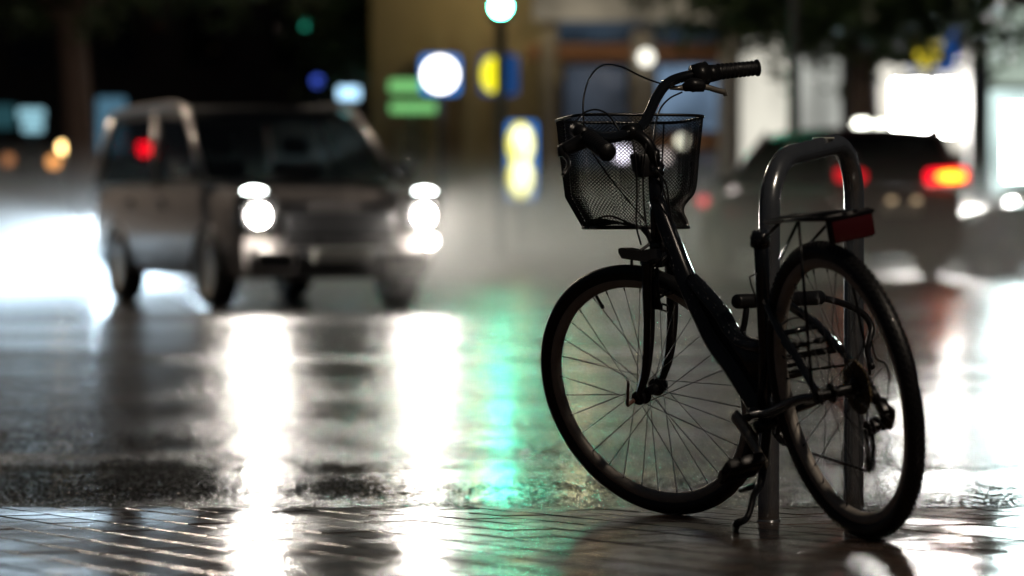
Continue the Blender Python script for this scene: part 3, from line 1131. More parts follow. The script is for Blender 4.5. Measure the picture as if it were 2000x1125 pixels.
    tube(bm, [g0 + (g0 - g1) * 0.9, g0, g1], 0.0085, 8, flat=((0, 1, 0), 0.4))
    mesh_obj("chain_guard", bm, M['plastic'], root)
    # kickstand
    bm = bmesh.new()
    def on_pave(px, py):
        d = 0.4134 / ((py - HORIZON) / FPX - 0.048)
        return BMI @ Vector(((px - 1000) / FPX * d, d, pave_z(d) + 0.006))
    foot = on_pave(1437, 1038)
    k0 = Vector((BB.x - 0.055, 0.02, BB.z - 0.015))
    k1 = L(1487, 935, 0.06)
    tube(bm, catmull([k0, k1, L(1472, 968, 0.11), L(1464, 1000, 0.14), L(1455, 1015, 0.16), L(1440, 1022, 0.19), foot], 5), [0.012, 0.010, 0.008, 0.008, 0.009, 0.010, 0.010], 10)
    tube(bm, [k0 + Vector((0.0, -0.02, 0.0)), k0 + Vector((0, 0.035, -0.008))], 0.016, 10)
    tube(bm, [L(1447, 957, 0.09), L(1470, 951, 0.08), L(1490, 944, 0.06)], 0.0075, 8)
    mesh_obj("kickstand", bm, M['blackmetal'], root)
    return root

bike = build_bicycle()

# bike lock: short bar lock with a thick cable, hung across the seat tube
def build_lock():
    bm = bmesh.new()
    a, b = at(1437, 589, 7.42), at(1604, 581, 7.62)
    tube(bm, [a, a.lerp(b, 0.02), a.lerp(b, 0.98), b], [0.016, 0.0185, 0.0185, 0.016], 14)
    lk = mesh_obj("bike_lock", bm, M['plastic'])
    tag(lk, "black bar lock with thick cable, hung across the bare seat tube", "bike lock")
    bm = bmesh.new()
    tube(bm, catmull([b, at(1635, 589, 7.68), at(1662, 599, 7.72), at(1688, 615, 7.74), at(1702, 640, 7.74), at(1698, 664, 7.72), at(1694, 690, 7.68), at(1703, 716, 7.6)], 6), 0.0088, 10)
    c2 = bmesh.new()
    tube(c2, catmull([a.lerp(b, 0.13), at(1456, 620, 7.44), at(1451, 650, 7.45), at(1456, 678, 7.47)], 6), 0.0080, 10)
    mesh_obj("lock_cable", bm, M['cable'], lk)
    mesh_obj("lock_cable", c2, M['cable'], lk)
build_lock()

# ---------------------------------------------------------------- steel hoop stand
def build_hoop():
    A = Vector((502 / FPX * 7.67, 7.67, 0))
    B = Vector((668 / FPX * 8.20, 8.20, 0))
    u = (B - A).normalized()
    w = (B - A).length
    zl, zr = 0.985, 1.016
    rad = 0.145
    pts = [A + Vector((0, 0, pave_z(A.y) - 0.1)), A + Vector((0, 0, 0.4)), A + Vector((0, 0, zl - rad - 0.08)) + u * 0.003]
    for k in range(9):
        t = math.pi / 2 * k / 8
        pts.append(A + u * (0.003 + (rad + 0.02) * (1 - math.cos(t))) + Vector((0, 0, zl - rad + rad * math.sin(t))))
    for k in range(9):
        t = math.pi / 2 * (1 - k / 8)
        pts.append(B - u * (rad * (1 - math.cos(t))) + Vector((0, 0, zr - rad + rad * math.sin(t))))
    pts += [B + Vector((0, 0, 0.4)), B + Vector((0, 0, pave_z(B.y) - 0.1))]
    bm = bmesh.new()
    # dense resample
    dense = []
    for a, b in zip(pts, pts[1:]):
        for k in range(3):
            dense.append(a.lerp(b, k / 3))
    dense.append(pts[-1])
    tube(bm, dense, 0.0268, 24)
    hp = mesh_obj("bike_stand", bm, M['galv'])
    tag(hp, "galvanised steel hoop bike stand beaded with rain, standing behind the bicycle", "bike stand")
    for P in (A, B):
        bm = bmesh.new()
        z = pave_z(P.y)
        lathe(bm, [(0.0266, 0.006), (0.030, 0.005), (0.031, 0.002), (0.031, -0.03)], P + Vector((0, 0, z)), (0, 0, 1), 24)
        mesh_obj("base_collar", bm, M['galv'], hp)
    bm = bmesh.new()
    tp = A.lerp(B, 0.62) + Vector((0, 0, 1.030))
    box(bm, tp, (0.055, 0.035, 0.006), bevel=0.002)
    mesh_obj("sticker_plate", bm, M['plate'], hp)
    bm = bmesh.new()
    for k in range(46):
        i = rnd.randrange(9, len(dense) - 12)
        p = dense[i].lerp(dense[i + 1], rnd.random())
        under = rnd.random() < 0.7
        p = p + Vector((0, 0, -0.027 if under else 0.027)) if 18 < i < 46 else p + u.cross(Vector((0, 0, 1))) * 0.0268
        bmesh.ops.create_icosphere(bm, subdivisions=1, radius=rnd.uniform(0.0012, 0.003), matrix=Matrix.Translation(p))
    d = mesh_obj("water_beads", bm, M['drop'], hp)
    d['kind'] = 'stuff'
build_hoop()

# ---------------------------------------------------------------- vehicles
def vehicle(name, label, cat, loc, rz, Ln, Wd_, prof, paint, gh, bottom=0.28, wheel_r=0.31, axles=(1.3, -1.3)):
    """prof: [(y, top z, half width)] of the lower body rear to front; gh: greenhouse dict"""
    root = empty(name, loc, rz)
    tag(root, label, cat)
    hw = Wd_ / 2
    bm = bmesh.new()
    rings = []
    for (y, zt, w) in prof:
        sec = [(w * 0.88, bottom), (w * 0.98, bottom + 0.1), (w, bottom + (zt - bottom) * 0.5), (w * 0.985, bottom + (zt - bottom) * 0.8), (w * 0.93, zt - 0.03), (w * 0.80, zt), (w * 0.4, zt + 0.012)]
        ring = [bm.verts.new((x, y, z)) for x, z in sec] + [bm.verts.new((-x, y, z)) for x, z in sec[::-1]]
        rings.append(ring)
    for a, b in zip(rings, rings[1:]):
        n = len(a)
        for i in range(n):
            bm.faces.new((a[i], a[(i + 1) % n], b[(i + 1) % n], b[i]))
    bm.faces.new(rings[0][::-1])
    bm.faces.new(rings[-1])
    body = sharp(mesh_obj("body", bm, paint, root), 40)
    # greenhouse
    zb, zr = gh['belt'], gh['roof']
    yb0, yb1, yr0, yr1 = gh['yb0'], gh['yb1'], gh['yr0'], gh['yr1']
    wb0, wr0 = gh['wb'], gh['wr']
    def gp(s, y0, y1, t, k):
        """point: s side, k=0 belt..1 roof, t position rear 0 .. front 1"""
        y = (y0 + (y1 - y0) * t)
        return y
    def pt(s, t, k):
        ya = yb0 + (yb1 - yb0) * t
        yr = yr0 + (yr1 - yr0) * t
        return Vector((s * (wb0 + (wr0 - wb0) * k), ya + (yr - ya) * k, zb + (zr - zb) * k))
    bm = bmesh.new()
    rows = []
    for i in range(9):
        t = i / 8
        y = yr0 + (yr1 - yr0) * t
        dz = -0.05 * (abs(t - 0.45) / 0.55) ** 3
        ring = []
        for x, z in ((wr0 + 0.02, -0.05), (wr0 + 0.01, 0.0), (wr0 * 0.9, 0.035), (wr0 * 0.5, 0.06), (0, 0.066), (-wr0 * 0.5, 0.06), (-wr0 * 0.9, 0.035), (-wr0 - 0.01, 0.0), (-wr0 - 0.02, -0.05)):
            ring.append(bm.verts.new((x, y, zr + z + dz)))
        rows.append(ring)
    for a, b in zip(rows, rows[1:]):
        for i in range(8):
            bm.faces.new((a[i], a[i + 1], b[i + 1], b[i]))
    for e in (rows[0][::-1], rows[-1]):
        bm.faces.new(e)
    mesh_obj("roof", bm, gh.get('roofmat', paint), root)
    for s in (-1, 1):
        for t, r in ((0.0, 0.075), (gh.get('bp', 0.5), 0.05), (1.0, 0.05)):
            bm = bmesh.new()
            tube(bm, [pt(s, t, -0.04), pt(s, t, 0.5) + Vector((s * 0.015, 0, 0)), pt(s, t, 1.0)], r, 8, flat=((1, 0, 0), 0.5))
            mesh_obj("pillar", bm, paint, root)
    def pane(nm, ps, off):
        bm = bmesh.new()
        prism(bm, ps, off)
        mesh_obj(nm, bm, M[gh.get('glass', 'glass')], root, smooth=False)
    pane("windscreen", [pt(-1, 1, 0), pt(1, 1, 0), pt(1, 1, 0.95), pt(-1, 1, 0.95)], (0, -0.006, 0))
    pane("rear_window", [pt(-1, 0, 0), pt(1, 0, 0), pt(1, 0, 0.95), pt(-1, 0, 0.95)], (0, 0.006, 0))
    bp = gh.get('bp', 0.5)
    for s in (-1, 1):
        for t0, t1 in ((0, bp), (bp, 1)):
            pane("side_window", [pt(s, t0, 0), pt(s, t1, 0), pt(s, t1, 0.95), pt(s, t0, 0.95)], (-0.006 * s, 0, 0))
    # seats inside
    for sx in (-0.36, 0.36):
        bm = bmesh.new()
        ys = yb1 - 1.15
        box(bm, (sx, ys, zb - 0.15), (0.48, 0.16, 0.7), Matrix.Rotation(R(12), 3, 'X'), 0.05)
        box(bm, (sx, ys - 0.09, zb + 0.33), (0.26, 0.1, 0.18), None, 0.04)
        mesh_obj("seat", bm, M['seat'], root)
    # wheels
    for ay in axles:
        for s in (-1, 1):
            bm = bmesh.new()
            c = Vector((s * (hw - 0.10), ay, wheel_r))
            k = wheel_r
            lathe(bm, [(0.0, 0.085 * s), (k * 0.25, 0.088 * s), (k * 0.62, 0.075 * s), (k * 0.66, 0.10 * s), (k * 0.70, 0.10 * s), (k * 0.70, -0.09 * s), (0, -0.09 * s)], c, (1, 0, 0), 24)
            wh = mesh_obj("wheel", bm, M['alloy'], root)
            bm = bmesh.new()
            lathe(bm, [(k * 0.69, -0.10 * s), (k * 0.95, -0.105 * s), (k, -0.08 * s), (k, 0.08 * s), (k * 0.95, 0.108 * s), (k * 0.69, 0.10 * s)], c, (1, 0, 0), 28)
            mesh_obj("tyre", bm, M['tyre'], wh)
            bm = bmesh.new()
            rr = k + 0.07
            arch = [(s * (hw + 0.004), ay + rr * math.cos(a), k + rr * math.sin(a)) for a in [math.pi * i / 14 for i in range(15)]]
            tube(bm, arch, 0.03, 6, flat=((1, 0, 0), 0.5))
            mesh_obj("wheel_arch", bm, M['trim'], root)
    # mirrors
    for s in (-1, 1):
        bm = bmesh.new()
        mp = pt(s, 0.93, 0.12) + Vector((s * 0.14, 0.1, 0.0))
        bmesh.ops.create_uvsphere(bm, u_segments=12, v_segments=8, radius=1, matrix=Matrix.Translation(mp) @ Matrix.Diagonal((0.12, 0.07, 0.09, 1)))
        tube(bm, [mp, mp - Vector((s * 0.16, 0.0, 0.06))], 0.025, 6)
        mesh_obj("wing_mirror", bm, gh.get('mirror', paint), root)
    # door seams and handles
    for s in (-1, 1):
        for ty in gh.get('handles', ()):
            bm = bmesh.new()
            box(bm, (s * (hw + 0.006), ty, zb - 0.17), (0.03, 0.18, 0.035), None, 0.01)
            mesh_obj("door_handle", bm, M['trim'], root)
    return root

def lens(root, nm, c, s, material, seg=16, normal_y=1):
    bm = bmesh.new()
    bmesh.ops.create_uvsphere(bm, u_segments=seg, v_segments=10, radius=1, matrix=Matrix.Translation(Vector(c)) @ Matrix.Diagonal((s[0], s[1], s[2], 1)))
    return mesh_obj(nm, bm, material, root)

HEAD = glow("headlight beam", (1.0, 0.93, 0.84), 950)
DRL = glow("side lamp", (0.92, 1.0, 0.97), 30)
FOGL = glow("fog lamp", (1.0, 0.96, 0.9), 22)
XENON = glow("bluish headlight", (0.66, 0.85, 1.0), 160)

# the silver-grey van coming towards the camera
vpsi = R(23.5)
vh = Vector((math.sin(vpsi), -math.cos(vpsi), 0))
vfront = Vector((-1.45, 25.9, 0))
vc = vfront - vh * 2.25
van = vehicle("van", "silver-grey van with dazzling headlights driving towards the bicycle through spray", "van", vc, math.pi + vpsi, 4.5, 1.86,
    [(-2.2, 1.02, 0.84), (-2.12, 1.10, 0.91), (-1.4, 1.12, 0.93), (0.0, 1.12, 0.93), (0.85, 1.12, 0.93), (1.25, 1.07, 0.93), (1.75, 1.00, 0.92), (2.08, 0.92, 0.90), (2.2, 0.72, 0.86)],
    M['silver'], dict(belt=1.10, roof=1.74, yb0=-2.08, yb1=1.28, yr0=-1.95, yr1=0.42, wb=0.90, wr=0.78, bp=0.58, handles=(0.1, -0.9), mirror=M['chrome'], roofmat=M['trim']),  # dark roof material: the shade on the silver roof is put into its colour
    bottom=0.26, wheel_r=0.32, axles=(1.42, -1.35))
bm = bmesh.new()
prism(bm, [(-0.74, 1.30, 1.075), (0.74, 1.30, 1.075), (0.70, 2.02, 0.935), (-0.70, 2.02, 0.935)], (0, 0, 0.012))
mesh_obj("bonnet", bm, M['darkpaint'], van, smooth=False)  # dark paint stands in for the backlit shade on the silver nose
bm = bmesh.new()
box(bm, (0, 2.15, 0.72), (1.0, 0.16, 0.22), None, 0.03)
mesh_obj("grille", bm, M['trim'], van, smooth=False)
bm = bmesh.new()
box(bm, (0, 2.18, 0.40), (1.62, 0.20, 0.26), None, 0.06)
mesh_obj("bumper", bm, M['trim'], van, smooth=False)
bm = bmesh.new()
box(bm, (0, 2.20, 0.565), (1.1, 0.10, 0.06), None, 0.02)
mesh_obj("bumper_strip", bm, M['trim'], van, smooth=False)
bm = bmesh.new()
box(bm, (0, 2.29, 0.47), (0.52, 0.015, 0.11), None, 0.004)
mesh_obj("number_plate", bm, M['plate'], van, smooth=False)
for s in (-1, 1):
    bm = bmesh.new()
    box(bm, (s * 0.74, 2.17, 0.84), (0.34, 0.20, 0.34), None, 0.05)
    hl = mesh_obj("headlight", bm, M['trim'], van)
    lens(hl, "main_lamp", (s * 0.745, 2.29, 0.80), (0.085, 0.02, 0.085), HEAD)
    lens(hl, "side_lamp", (s * 0.77, 2.235, 0.985), (0.11, 0.02, 0.05), DRL)
    bm = bmesh.new()
    ringp = [(s * 0.60 + 0.17 * cx, 2.285, 0.42 + 0.08 * cz) for cx, cz in ((-1, -1), (1, -1), (1, 1), (-1, 1))]
    tube(bm, ringp, 0.022, 6, closed=True)
    fg = mesh_obj("fog_lamp_surround", bm, M['silver'], van)
    if s < 0:
        lens(fg, "fog_lamp", (s * 0.80, 2.27, 0.58), (0.075, 0.03, 0.055), FOGL)
for s in (-1, 1):
    bm = bmesh.new()
    tube(bm, catmull([(s * 0.81, -2.02, 1.64), (s * 0.79, -1.85, 1.76), (s * 0.785, -0.8, 1.795), (s * 0.79, 0.3, 1.77), (s * 0.84, 0.75, 1.50)], 5), 0.035, 8)
    mesh_obj("roof_rail", bm, M['silver'] if s > 0 else M['trim'], van)  # rail on the unlit side is darker: its shade is put into the material
for sx in (-0.45, 0.35):
    bm = bmesh.new()
    tube(bm, [(sx, 1.32, 1.12), (sx - 0.5, 1.12, 1.22)], 0.012, 6)
    mesh_obj("wiper", bm, M['trim'], van)

# SUV driving away on the right
sr = R(19)
suv = vehicle("suv", "dark SUV seen from behind with red brake lights glowing, beyond the steel hoop", "car", (4.06, 39.8, 0), sr, 4.5, 1.86,
    [(-2.25, 0.95, 0.84), (-2.15, 1.12, 0.90), (-1.2, 1.15, 0.93), (0.2, 1.15, 0.93), (0.9, 1.12, 0.92), (1.6, 1.06, 0.90), (2.1, 0.95, 0.84), (2.25, 0.7, 0.74)],
    M['wine'], dict(belt=1.16, roof=1.84, yb0=-2.18, yb1=1.1, yr0=-1.85, yr1=0.25, wb=0.88, wr=0.70, bp=0.55, handles=(0.2, -0.8), mirror=M['trim'], glass='darkglass'),
    bottom=0.30, wheel_r=0.36, axles=(1.4, -1.4))
BRK_RIM = glow("tail lamp red", (1.0, 0.004, 0.02), 2.6)
BRK_CORE = glow("brake lamp hot", (1.0, 0.26, 0.012), 9)
for s in (-1, 1):
    bm = bmesh.new()
    box(bm, (s * 0.66, -2.20, 1.27), (0.56 if s > 0 else 0.40, 0.14, 0.19 if s > 0 else 0.15), Matrix.Rotation(R(-4 * s), 3, 'Y'), 0.05)
    tl = mesh_obj("tail_light", bm, BRK_RIM, suv)
    if s < 0:
        tl.data.materials[0] = glow("tail lamp dim red", (1.0, 0.004, 0.02), 0.9)
    lens(tl, "brake_lamp", (s * 0.68, -2.275, 1.265), (0.20, 0.02, 0.06) if s > 0 else (0.05, 0.02, 0.04), BRK_CORE)
bm = bmesh.new()
box(bm, (0, -2.28, 0.48), (1.6, 0.14, 0.28), None, 0.06)
mesh_obj("bumper", bm, M['trim'], suv, smooth=False)
bm = bmesh.new()
box(bm, (0, -2.30, 0.86), (0.52, 0.015, 0.12), None, 0.004)
pl = mesh_obj("number_plate", bm, M['plate'], suv, smooth=False)
PLATEL = glow("plate lamp", (1.0, 0.72, 0.42), 0.9)
for sx in (-0.16, 0.18):
    lens(pl, "plate_lamp", (sx, -2.33, 0.97), (0.06, 0.02, 0.03), PLATEL)
bm = bmesh.new()
prism(bm, [(0.60, -1.80, 1.80), (0.60, -2.05, 1.83), (0.60, -1.95, 1.96)], (0.04, 0, 0))
mesh_obj("roof_fin", bm, M['trim'], suv, smooth=False)

# small car behind the van
car = vehicle("car", "small dark car hidden behind the van, one bluish headlight showing", "car", (-4.10, 38.15, 0), math.pi + R(-3), 4.0, 1.72,
    [(-2.0, 0.80, 0.74), (-1.9, 0.92, 0.82), (-1.0, 0.95, 0.86), (0.4, 0.95, 0.86), (1.1, 0.90, 0.84), (1.7, 0.82, 0.80), (2.0, 0.62, 0.70)],
    M['darkpaint'], dict(belt=0.94, roof=1.40, yb0=-1.9, yb1=1.0, yr0=-1.4, yr1=0.2, wb=0.80, wr=0.62, bp=0.52, handles=(0.1,)),
    bottom=0.2, wheel_r=0.3, axles=(1.25, -1.2))
for s in (-1, 1):
    bm = bmesh.new()
    box(bm, (s * 0.62, 1.88, 0.70), (0.30, 0.2, 0.16), None, 0.05)
    hl = mesh_obj("headlight", bm, M['trim'], car)
    lens(hl, "main_lamp", (s * 0.63, 1.985, 0.70), (0.10, 0.03, 0.10), XENON)

# the bluish headlights throw a directional beam ahead of the small car
for s in (-1, 1):
    ld = bpy.data.lights.new("headlight_beam", 'SPOT')
    ld.energy = 4500
    ld.color = (0.68, 0.86, 1.0)
    ld.spot_size = R(38)
    ld.spot_blend = 0.7
    ld.shadow_soft_size = 0.08
    lo_ = bpy.data.objects.new("headlight_beam", ld)
    COL.objects.link(lo_)
    lo_.parent = car
    lo_.location = (s * 0.63, 2.05, 0.70)
    lo_.rotation_euler = (R(79), 0, R(-14))
# parked car at the right edge
pk = vehicle("car", "dark parked car at the right edge, below the bright shop window", "car", (8.05, 43.2, 0), R(96), 4.1, 1.75,
    [(-2.05, 0.82, 0.74), (-1.9, 0.94, 0.84), (-1.0, 0.96, 0.87), (0.4, 0.96, 0.87), (1.1, 0.92, 0.86), (1.75, 0.84, 0.80), (2.05, 0.62, 0.70)],
    M['darkpaint'], dict(belt=0.95, roof=1.38, yb0=-1.9, yb1=1.0, yr0=-1.4, yr1=0.2, wb=0.80, wr=0.62, bp=0.52, handles=(0.1,)),
    bottom=0.2, wheel_r=0.3, axles=(1.25, -1.2))

# ---------------------------------------------------------------- street furniture
def traffic_light(px, d, top, py_green, label, col, strength, rlens=0.11, lit='green', head_dir=-1):
    p = at(px, HORIZON, d)
    g = (0.13)
    root = empty("traffic_light", (p.x, d, g))
    tag(root, label, "traffic light")
    zg = at(px, py_green, d).z - g
    bm = bmesh.new()
    lathe(bm, [(0.0, 0), (0.12, 0), (0.12, 0.05), (0.085, 0.12), (0.08, top), (0, top)], (0, 0, 0), (0, 0, 1), 16)
    mesh_obj("pole", bm, M['post'], root)
    bm = bmesh.new()
    box(bm, (0, -0.16, zg + 0.30), (0.34, 0.24, 0.98), None, 0.04)
    hd = mesh_obj("signal_head", bm, M['post'], root)
    cols = {'red': 0.60, 'amber': 0.30, 'green': 0.0}
    for k, dz in cols.items():
        m_ = glow("signal " + k, col, strength) if k == lit else M['trim']
        lens(hd, "lamp", (0, -0.285, zg + dz), (rlens, 0.02, rlens), m_)
        bm = bmesh.new()
        vis = [(math.cos(a) * 0.135, math.sin(a) * 0.135) for a in [R(-20 + 220 * i / 10) for i in range(11)]]
        a = [bm.verts.new((x, -0.28, zg + dz + z)) for x, z in vis]
        b = [bm.verts.new((x, -0.42, zg + dz + z)) for x, z in vis]
        for i in range(10):
            bm.faces.new((a[i], a[i + 1], b[i + 1], b[i]))
        mesh_obj("visor", bm, M['post'], hd)
    return root

traffic_light(978, 46.0, 4.6, 16, "tall traffic light showing bright green, nearest one, standing between the two blue signs", (0.09, 1.0, 0.62), 360, 0.12)
traffic_light(600, 66.0, 5.4, 48, "distant traffic light showing a faint green, high up above the van roof", (0.05, 0.8, 0.5), 1.1, 0.11)

def post_lamp(name, label, cat, px, py, d, col, strength, r=0.07, base=0.0, group=None):
    """a short lit lamp on its own slim post standing on the ground"""
    p = at(px, py, d)
    root = empty(name, (p.x, d, base))
    tag(root, label, cat, group)
    h = p.z - base
    bm = bmesh.new()
    lathe(bm, [(0, 0), (0.07, 0), (0.07, 0.03), (0.03, 0.06), (0.03, h - r * 0.8), (0, h - r * 0.8)], (0, 0, 0), (0, 0, 1), 12)
    mesh_obj("post", bm, M['post'], root)
    lens(root, "lamp", (0, 0, h), (r, r, r), glow(name + " glow", col, strength), 14)
    bm = bmesh.new()
    lathe(bm, [(0, r * 1.25), (r * 0.9, r * 1.05), (r * 1.1, r * 0.8), (0, r * 0.8)], (0, 0, h), (0, 0, 1), 12)
    mesh_obj("cap", bm, M['post'], root)
    return root

WARM = (1.0, 0.62, 0.26)
post_lamp("post_lamp", "brighter upper of two amber post lamps left of the van", "lamp", 125, 288, 58, (1.0, 0.66, 0.25), 9, 0.11, 0.13)
post_lamp("post_lamp", "dimmer lower amber post lamp beside the brighter one, left of the van", "lamp", 105, 316, 60, (1.0, 0.42, 0.12), 1.6, 0.13, 0.13)
post_lamp("post_lamp", "faint brown-orange post lamp farthest left in the street", "lamp", 15, 312, 62, (1.0, 0.4, 0.15), 0.5, 0.13, 0.13)
post_lamp("post_lamp", "added red lamp for a reflected glint, low beside the basket of the bicycle", "lamp", 1373, 393, 50, (1.0, 0.05, 0.07), 2.0, 0.09, 0.13)  # added marker lamps stand in for reflected glints, down to the tan pair
post_lamp("post_lamp", "added white lamp for a reflected glint, low between the basket and the steel hoop", "lamp", 1430, 370, 50, (1.0, 0.85, 0.8), 1.3, 0.08, 0.13)
post_lamp("post_lamp", "added dim red lamp for a reflected glint, lowest of those right of the basket", "lamp", 1420, 436, 44, (1.0, 0.1, 0.12), 0.5, 0.09)
post_lamp("post_lamp", "added cream lamp for a reflected glint, just right of the SUV", "lamp", 1893, 397, 48, (1.0, 0.9, 0.7), 1.5, 0.08)
post_lamp("post_lamp", "left one of two added dim tan lamps for reflected glints, by the parked car at the right edge", "lamp", 1925, 416, 48, (1.0, 0.8, 0.7), 0.5, 0.09)
post_lamp("post_lamp", "right one of two added dim tan lamps for reflected glints, by the parked car at the right edge", "lamp", 1952, 410, 49, (1.0, 0.8, 0.68), 0.6, 0.09)
post_lamp("post_lamp", "red signal lamp on a post seen through the side window of the van", "lamp", 283, 290, 52, (1.0, 0.0, 0.01), 14.0, 0.12, 0.13)

def street_lamp(label, x, y, h, arm, power, col=(1.0, 0.83, 0.66), rad=0.045):
    root = empty("street_lamp", (x, y, 0.1))
    tag(root, label, "street lamp")
    bm = bmesh.new()
    lathe(bm, [(0, 0), (0.11, 0), (0.11, 0.5), (rad * 1.3, 0.6), (rad, h), (0, h)], (0, 0, 0), (0, 0, 1), 14)
    mesh_obj("pole", bm, M['post'], root)
    bm = bmesh.new()
    tip = Vector((arm[0], arm[1], h + 0.25))
    tube(bm, catmull([Vector((0, 0, h - 0.1)), Vector((arm[0] * 0.4, arm[1] * 0.4, h + 0.2)), tip], 4), 0.035, 8)
    mesh_obj("arm", bm, M['post'], root)
    bm = bmesh.new()
    box(bm, tip + Vector((0, 0, 0.03)), (0.36, 0.7, 0.14), None, 0.04)
    hd = mesh_obj("lamp_head", bm, M['post'], root)
    bm = bmesh.new()
    box(bm, tip + Vector((0, 0, -0.055)), (0.28, 0.55, 0.02))
    mesh_obj("lens", bm, glow("street lamp lens", col, power), hd, smooth=False)
    return root
street_lamp("slim street lamp pole in front of the bright shop window behind the steel hoop", at(1551, 400, 41).x, 41.0, 8.6, (-1.6, -1.2), 260, (1.0, 0.83, 0.66), 0.07)
street_lamp("street lamp on the near pavement, behind the viewer on the right", 5.5, 3.0, 5.6, (-1.8, 0.6), 300)
street_lamp("street lamp above the left side of the road, rising out of view", -9.6, 31.5, 7.2, (2.2, -0.6), 1700)

# ---------------------------------------------------------------- lit signs
def sign_box(name, label, px0, py0, px1, py1, d, panel, shapes, post=True, base=0.13):
    """lit box sign: a panel with raised lit shapes, on its own post"""
    a, b = at(px0, py1, d), at(px1, py0, d)
    cx, zc = (a.x + b.x) / 2, (a.z + b.z) / 2
    w, h = b.x - a.x, b.z - a.z
    root = empty(name, (cx, d, base))
    tag(root, label, "sign")
    bm = bmesh.new()
    box(bm, (0, 0, zc - base), (w, 0.22, h), None, min(w, h) * 0.12)
    pn = mesh_obj("panel", bm, panel, root, smooth=False)
    for (nm, sx, sz, rx, rz, m_) in shapes:
        bm = bmesh.new()
        lathe(bm, [(0, 0), (1, 0), (1, 0.03), (0.97, 0.04), (0, 0.04)], (0, 0, 0), (0, -1, 0), 40)
        bmesh.ops.transform(bm, matrix=Matrix.Translation((sx * w / 2, -0.108, zc - base + sz * h / 2)) @ Matrix.Diagonal((rx * w / 2, 1, rz * h / 2, 1)), verts=bm.verts)
        mesh_obj(nm, bm, m_, pn)
    if post:
        bm = bmesh.new()
        lathe(bm, [(0, 0), (0.07, 0), (0.07, zc - base - h / 2), (0, zc - base - h / 2)], (0, 0.02, 0), (0, 0, 1), 14)
        mesh_obj("post", bm, M['post'], root)
    return root

BLUE = glow("lit blue panel", (0.03, 0.27, 0.85), 1.0)
DIMBLUE = glow("dim blue panel", (0.02, 0.12, 0.42), 0.45)
WHITE = glow("lit white disc", (1.0, 0.98, 0.95), 6.0)
YEL = glow("lit yellow", (1.0, 0.9, 0.02), 1.5)
YELW = glow("lit pale yellow", (1.0, 0.97, 0.60), 3.6)
sign_box("sign", "lit blue square sign with a glowing white disc, left of the traffic light", 822, 108, 898, 184, 52, BLUE, [("disc", 0, 0, 0.86, 0.86, WHITE)])
sign_box("sign", "dim blue square sign with a yellow disc, directly behind the traffic light pole", 937, 106, 1012, 186, 54, DIMBLUE, [("disc", -0.35, 0.0, 0.55, 0.85, YEL)])
sign_box("sign", "tall blue lit panel with two stacked yellow-white lobes, right of the traffic light", 990, 238, 1048, 392, 50, BLUE,
         [("lobe", -0.08, 0.43, 0.86, 0.54, YEL), ("lobe", -0.08, -0.43, 0.86, 0.54, YEL), ("lobe_core", 0.0, 0.42, 0.66, 0.46, YELW), ("lobe_core", 0.0, -0.42, 0.66, 0.46, YELW)])
GRN = glow("green neon", (0.30, 0.85, 0.28), 0.72)
def neon(name, label, bars, d, m_):
    x0 = min(b[0] for b in bars)
    x1 = max(b[2] for b in bars)
    c = at((x0 + x1) / 2, 400, d)
    root = empty(name, (c.x, d, 0.13))
    tag(root, label, "sign")
    for b in bars:
        a, e = at(b[0], b[3], d), at(b[2], b[1], d)
        bm = bmesh.new()
        box(bm, ((a.x + e.x) / 2 - c.x, 0, (a.z + e.z) / 2 - 0.13), (e.x - a.x, 0.12, e.z - a.z), None, 0.04)
        mesh_obj("light_bar", bm, m_, root)
    bm = bmesh.new()
    lathe(bm, [(0, 0), (0.06, 0), (0.06, at(x0, bars[0][1], d).z - 0.2), (0, at(x0, bars[0][1], d).z - 0.2)], (0, 0.12, 0), (0, 0, 1), 12)
    mesh_obj("post", bm, M['post'], root)
neon("neon_sign", "green neon sign of two stacked bars, left of the blue square sign", [(760, 156, 830, 180), (762, 200, 852, 220)], 55, GRN)
neon("neon_sign", "pale blue lit panel behind the rear of the van", [(190, 190, 246, 300)], 56, glow("pale blue panel", (0.22, 0.50, 0.72), 0.32))
neon("neon_sign", "cyan lit window sign at the far left behind the tree trunk", [(36, 212, 86, 232), (44, 236, 84, 258)], 60, glow("cyan sign", (0.45, 0.85, 1.0), 0.75))
neon("neon_sign", "faint teal lit sign at the left border of the view", [(-30, 205, 30, 250)], 60, glow("teal sign", (0.15, 0.5, 0.6), 0.12))
neon("neon_sign", "bright pale blue lit sign above the windscreen of the van", [(660, 170, 702, 194)], 58, glow("ice blue sign", (0.45, 0.75, 1.0), 2.2))
neon("neon_sign", "small teal lit sign under the pale blue one, above the van bonnet", [(668, 216, 692, 238)], 57, glow("teal small sign", (0.3, 0.75, 0.75), 0.9))
post_lamp("post_lamp", "small deep blue lamp above the roof of the van", "lamp", 620, 158, 64, (0.08, 0.16, 1.0), 1.0, 0.11, 0.13)
post_lamp("post_lamp", "faint tan lamp high between the two green traffic lights", "lamp", 756, 60, 60, (1.0, 0.75, 0.6), 0.35, 0.11, 0.13)
post_lamp("post_lamp", "dim red lamp seen above the right corner of the van bonnet", "lamp", 708, 297, 60, (1.0, 0.12, 0.1), 0.8, 0.11, 0.13)

# ---------------------------------------------------------------- buildings on the far side
def facade(name, label, px0, px1, d, ztop, wall, depth=9.0):
    a, b = at(px0, 400, d), at(px1, 400, d)
    root = empty(name, ((a.x + b.x) / 2, d, 0.13))
    tag(root, label, "building")
    w = b.x - a.x
    bm = bmesh.new()
    box(bm, (0, depth / 2 + 0.3, ztop / 2), (w, depth, ztop))
    mesh_obj("wall", bm, wall, root, smooth=False)
    return root, (a.x + b.x) / 2

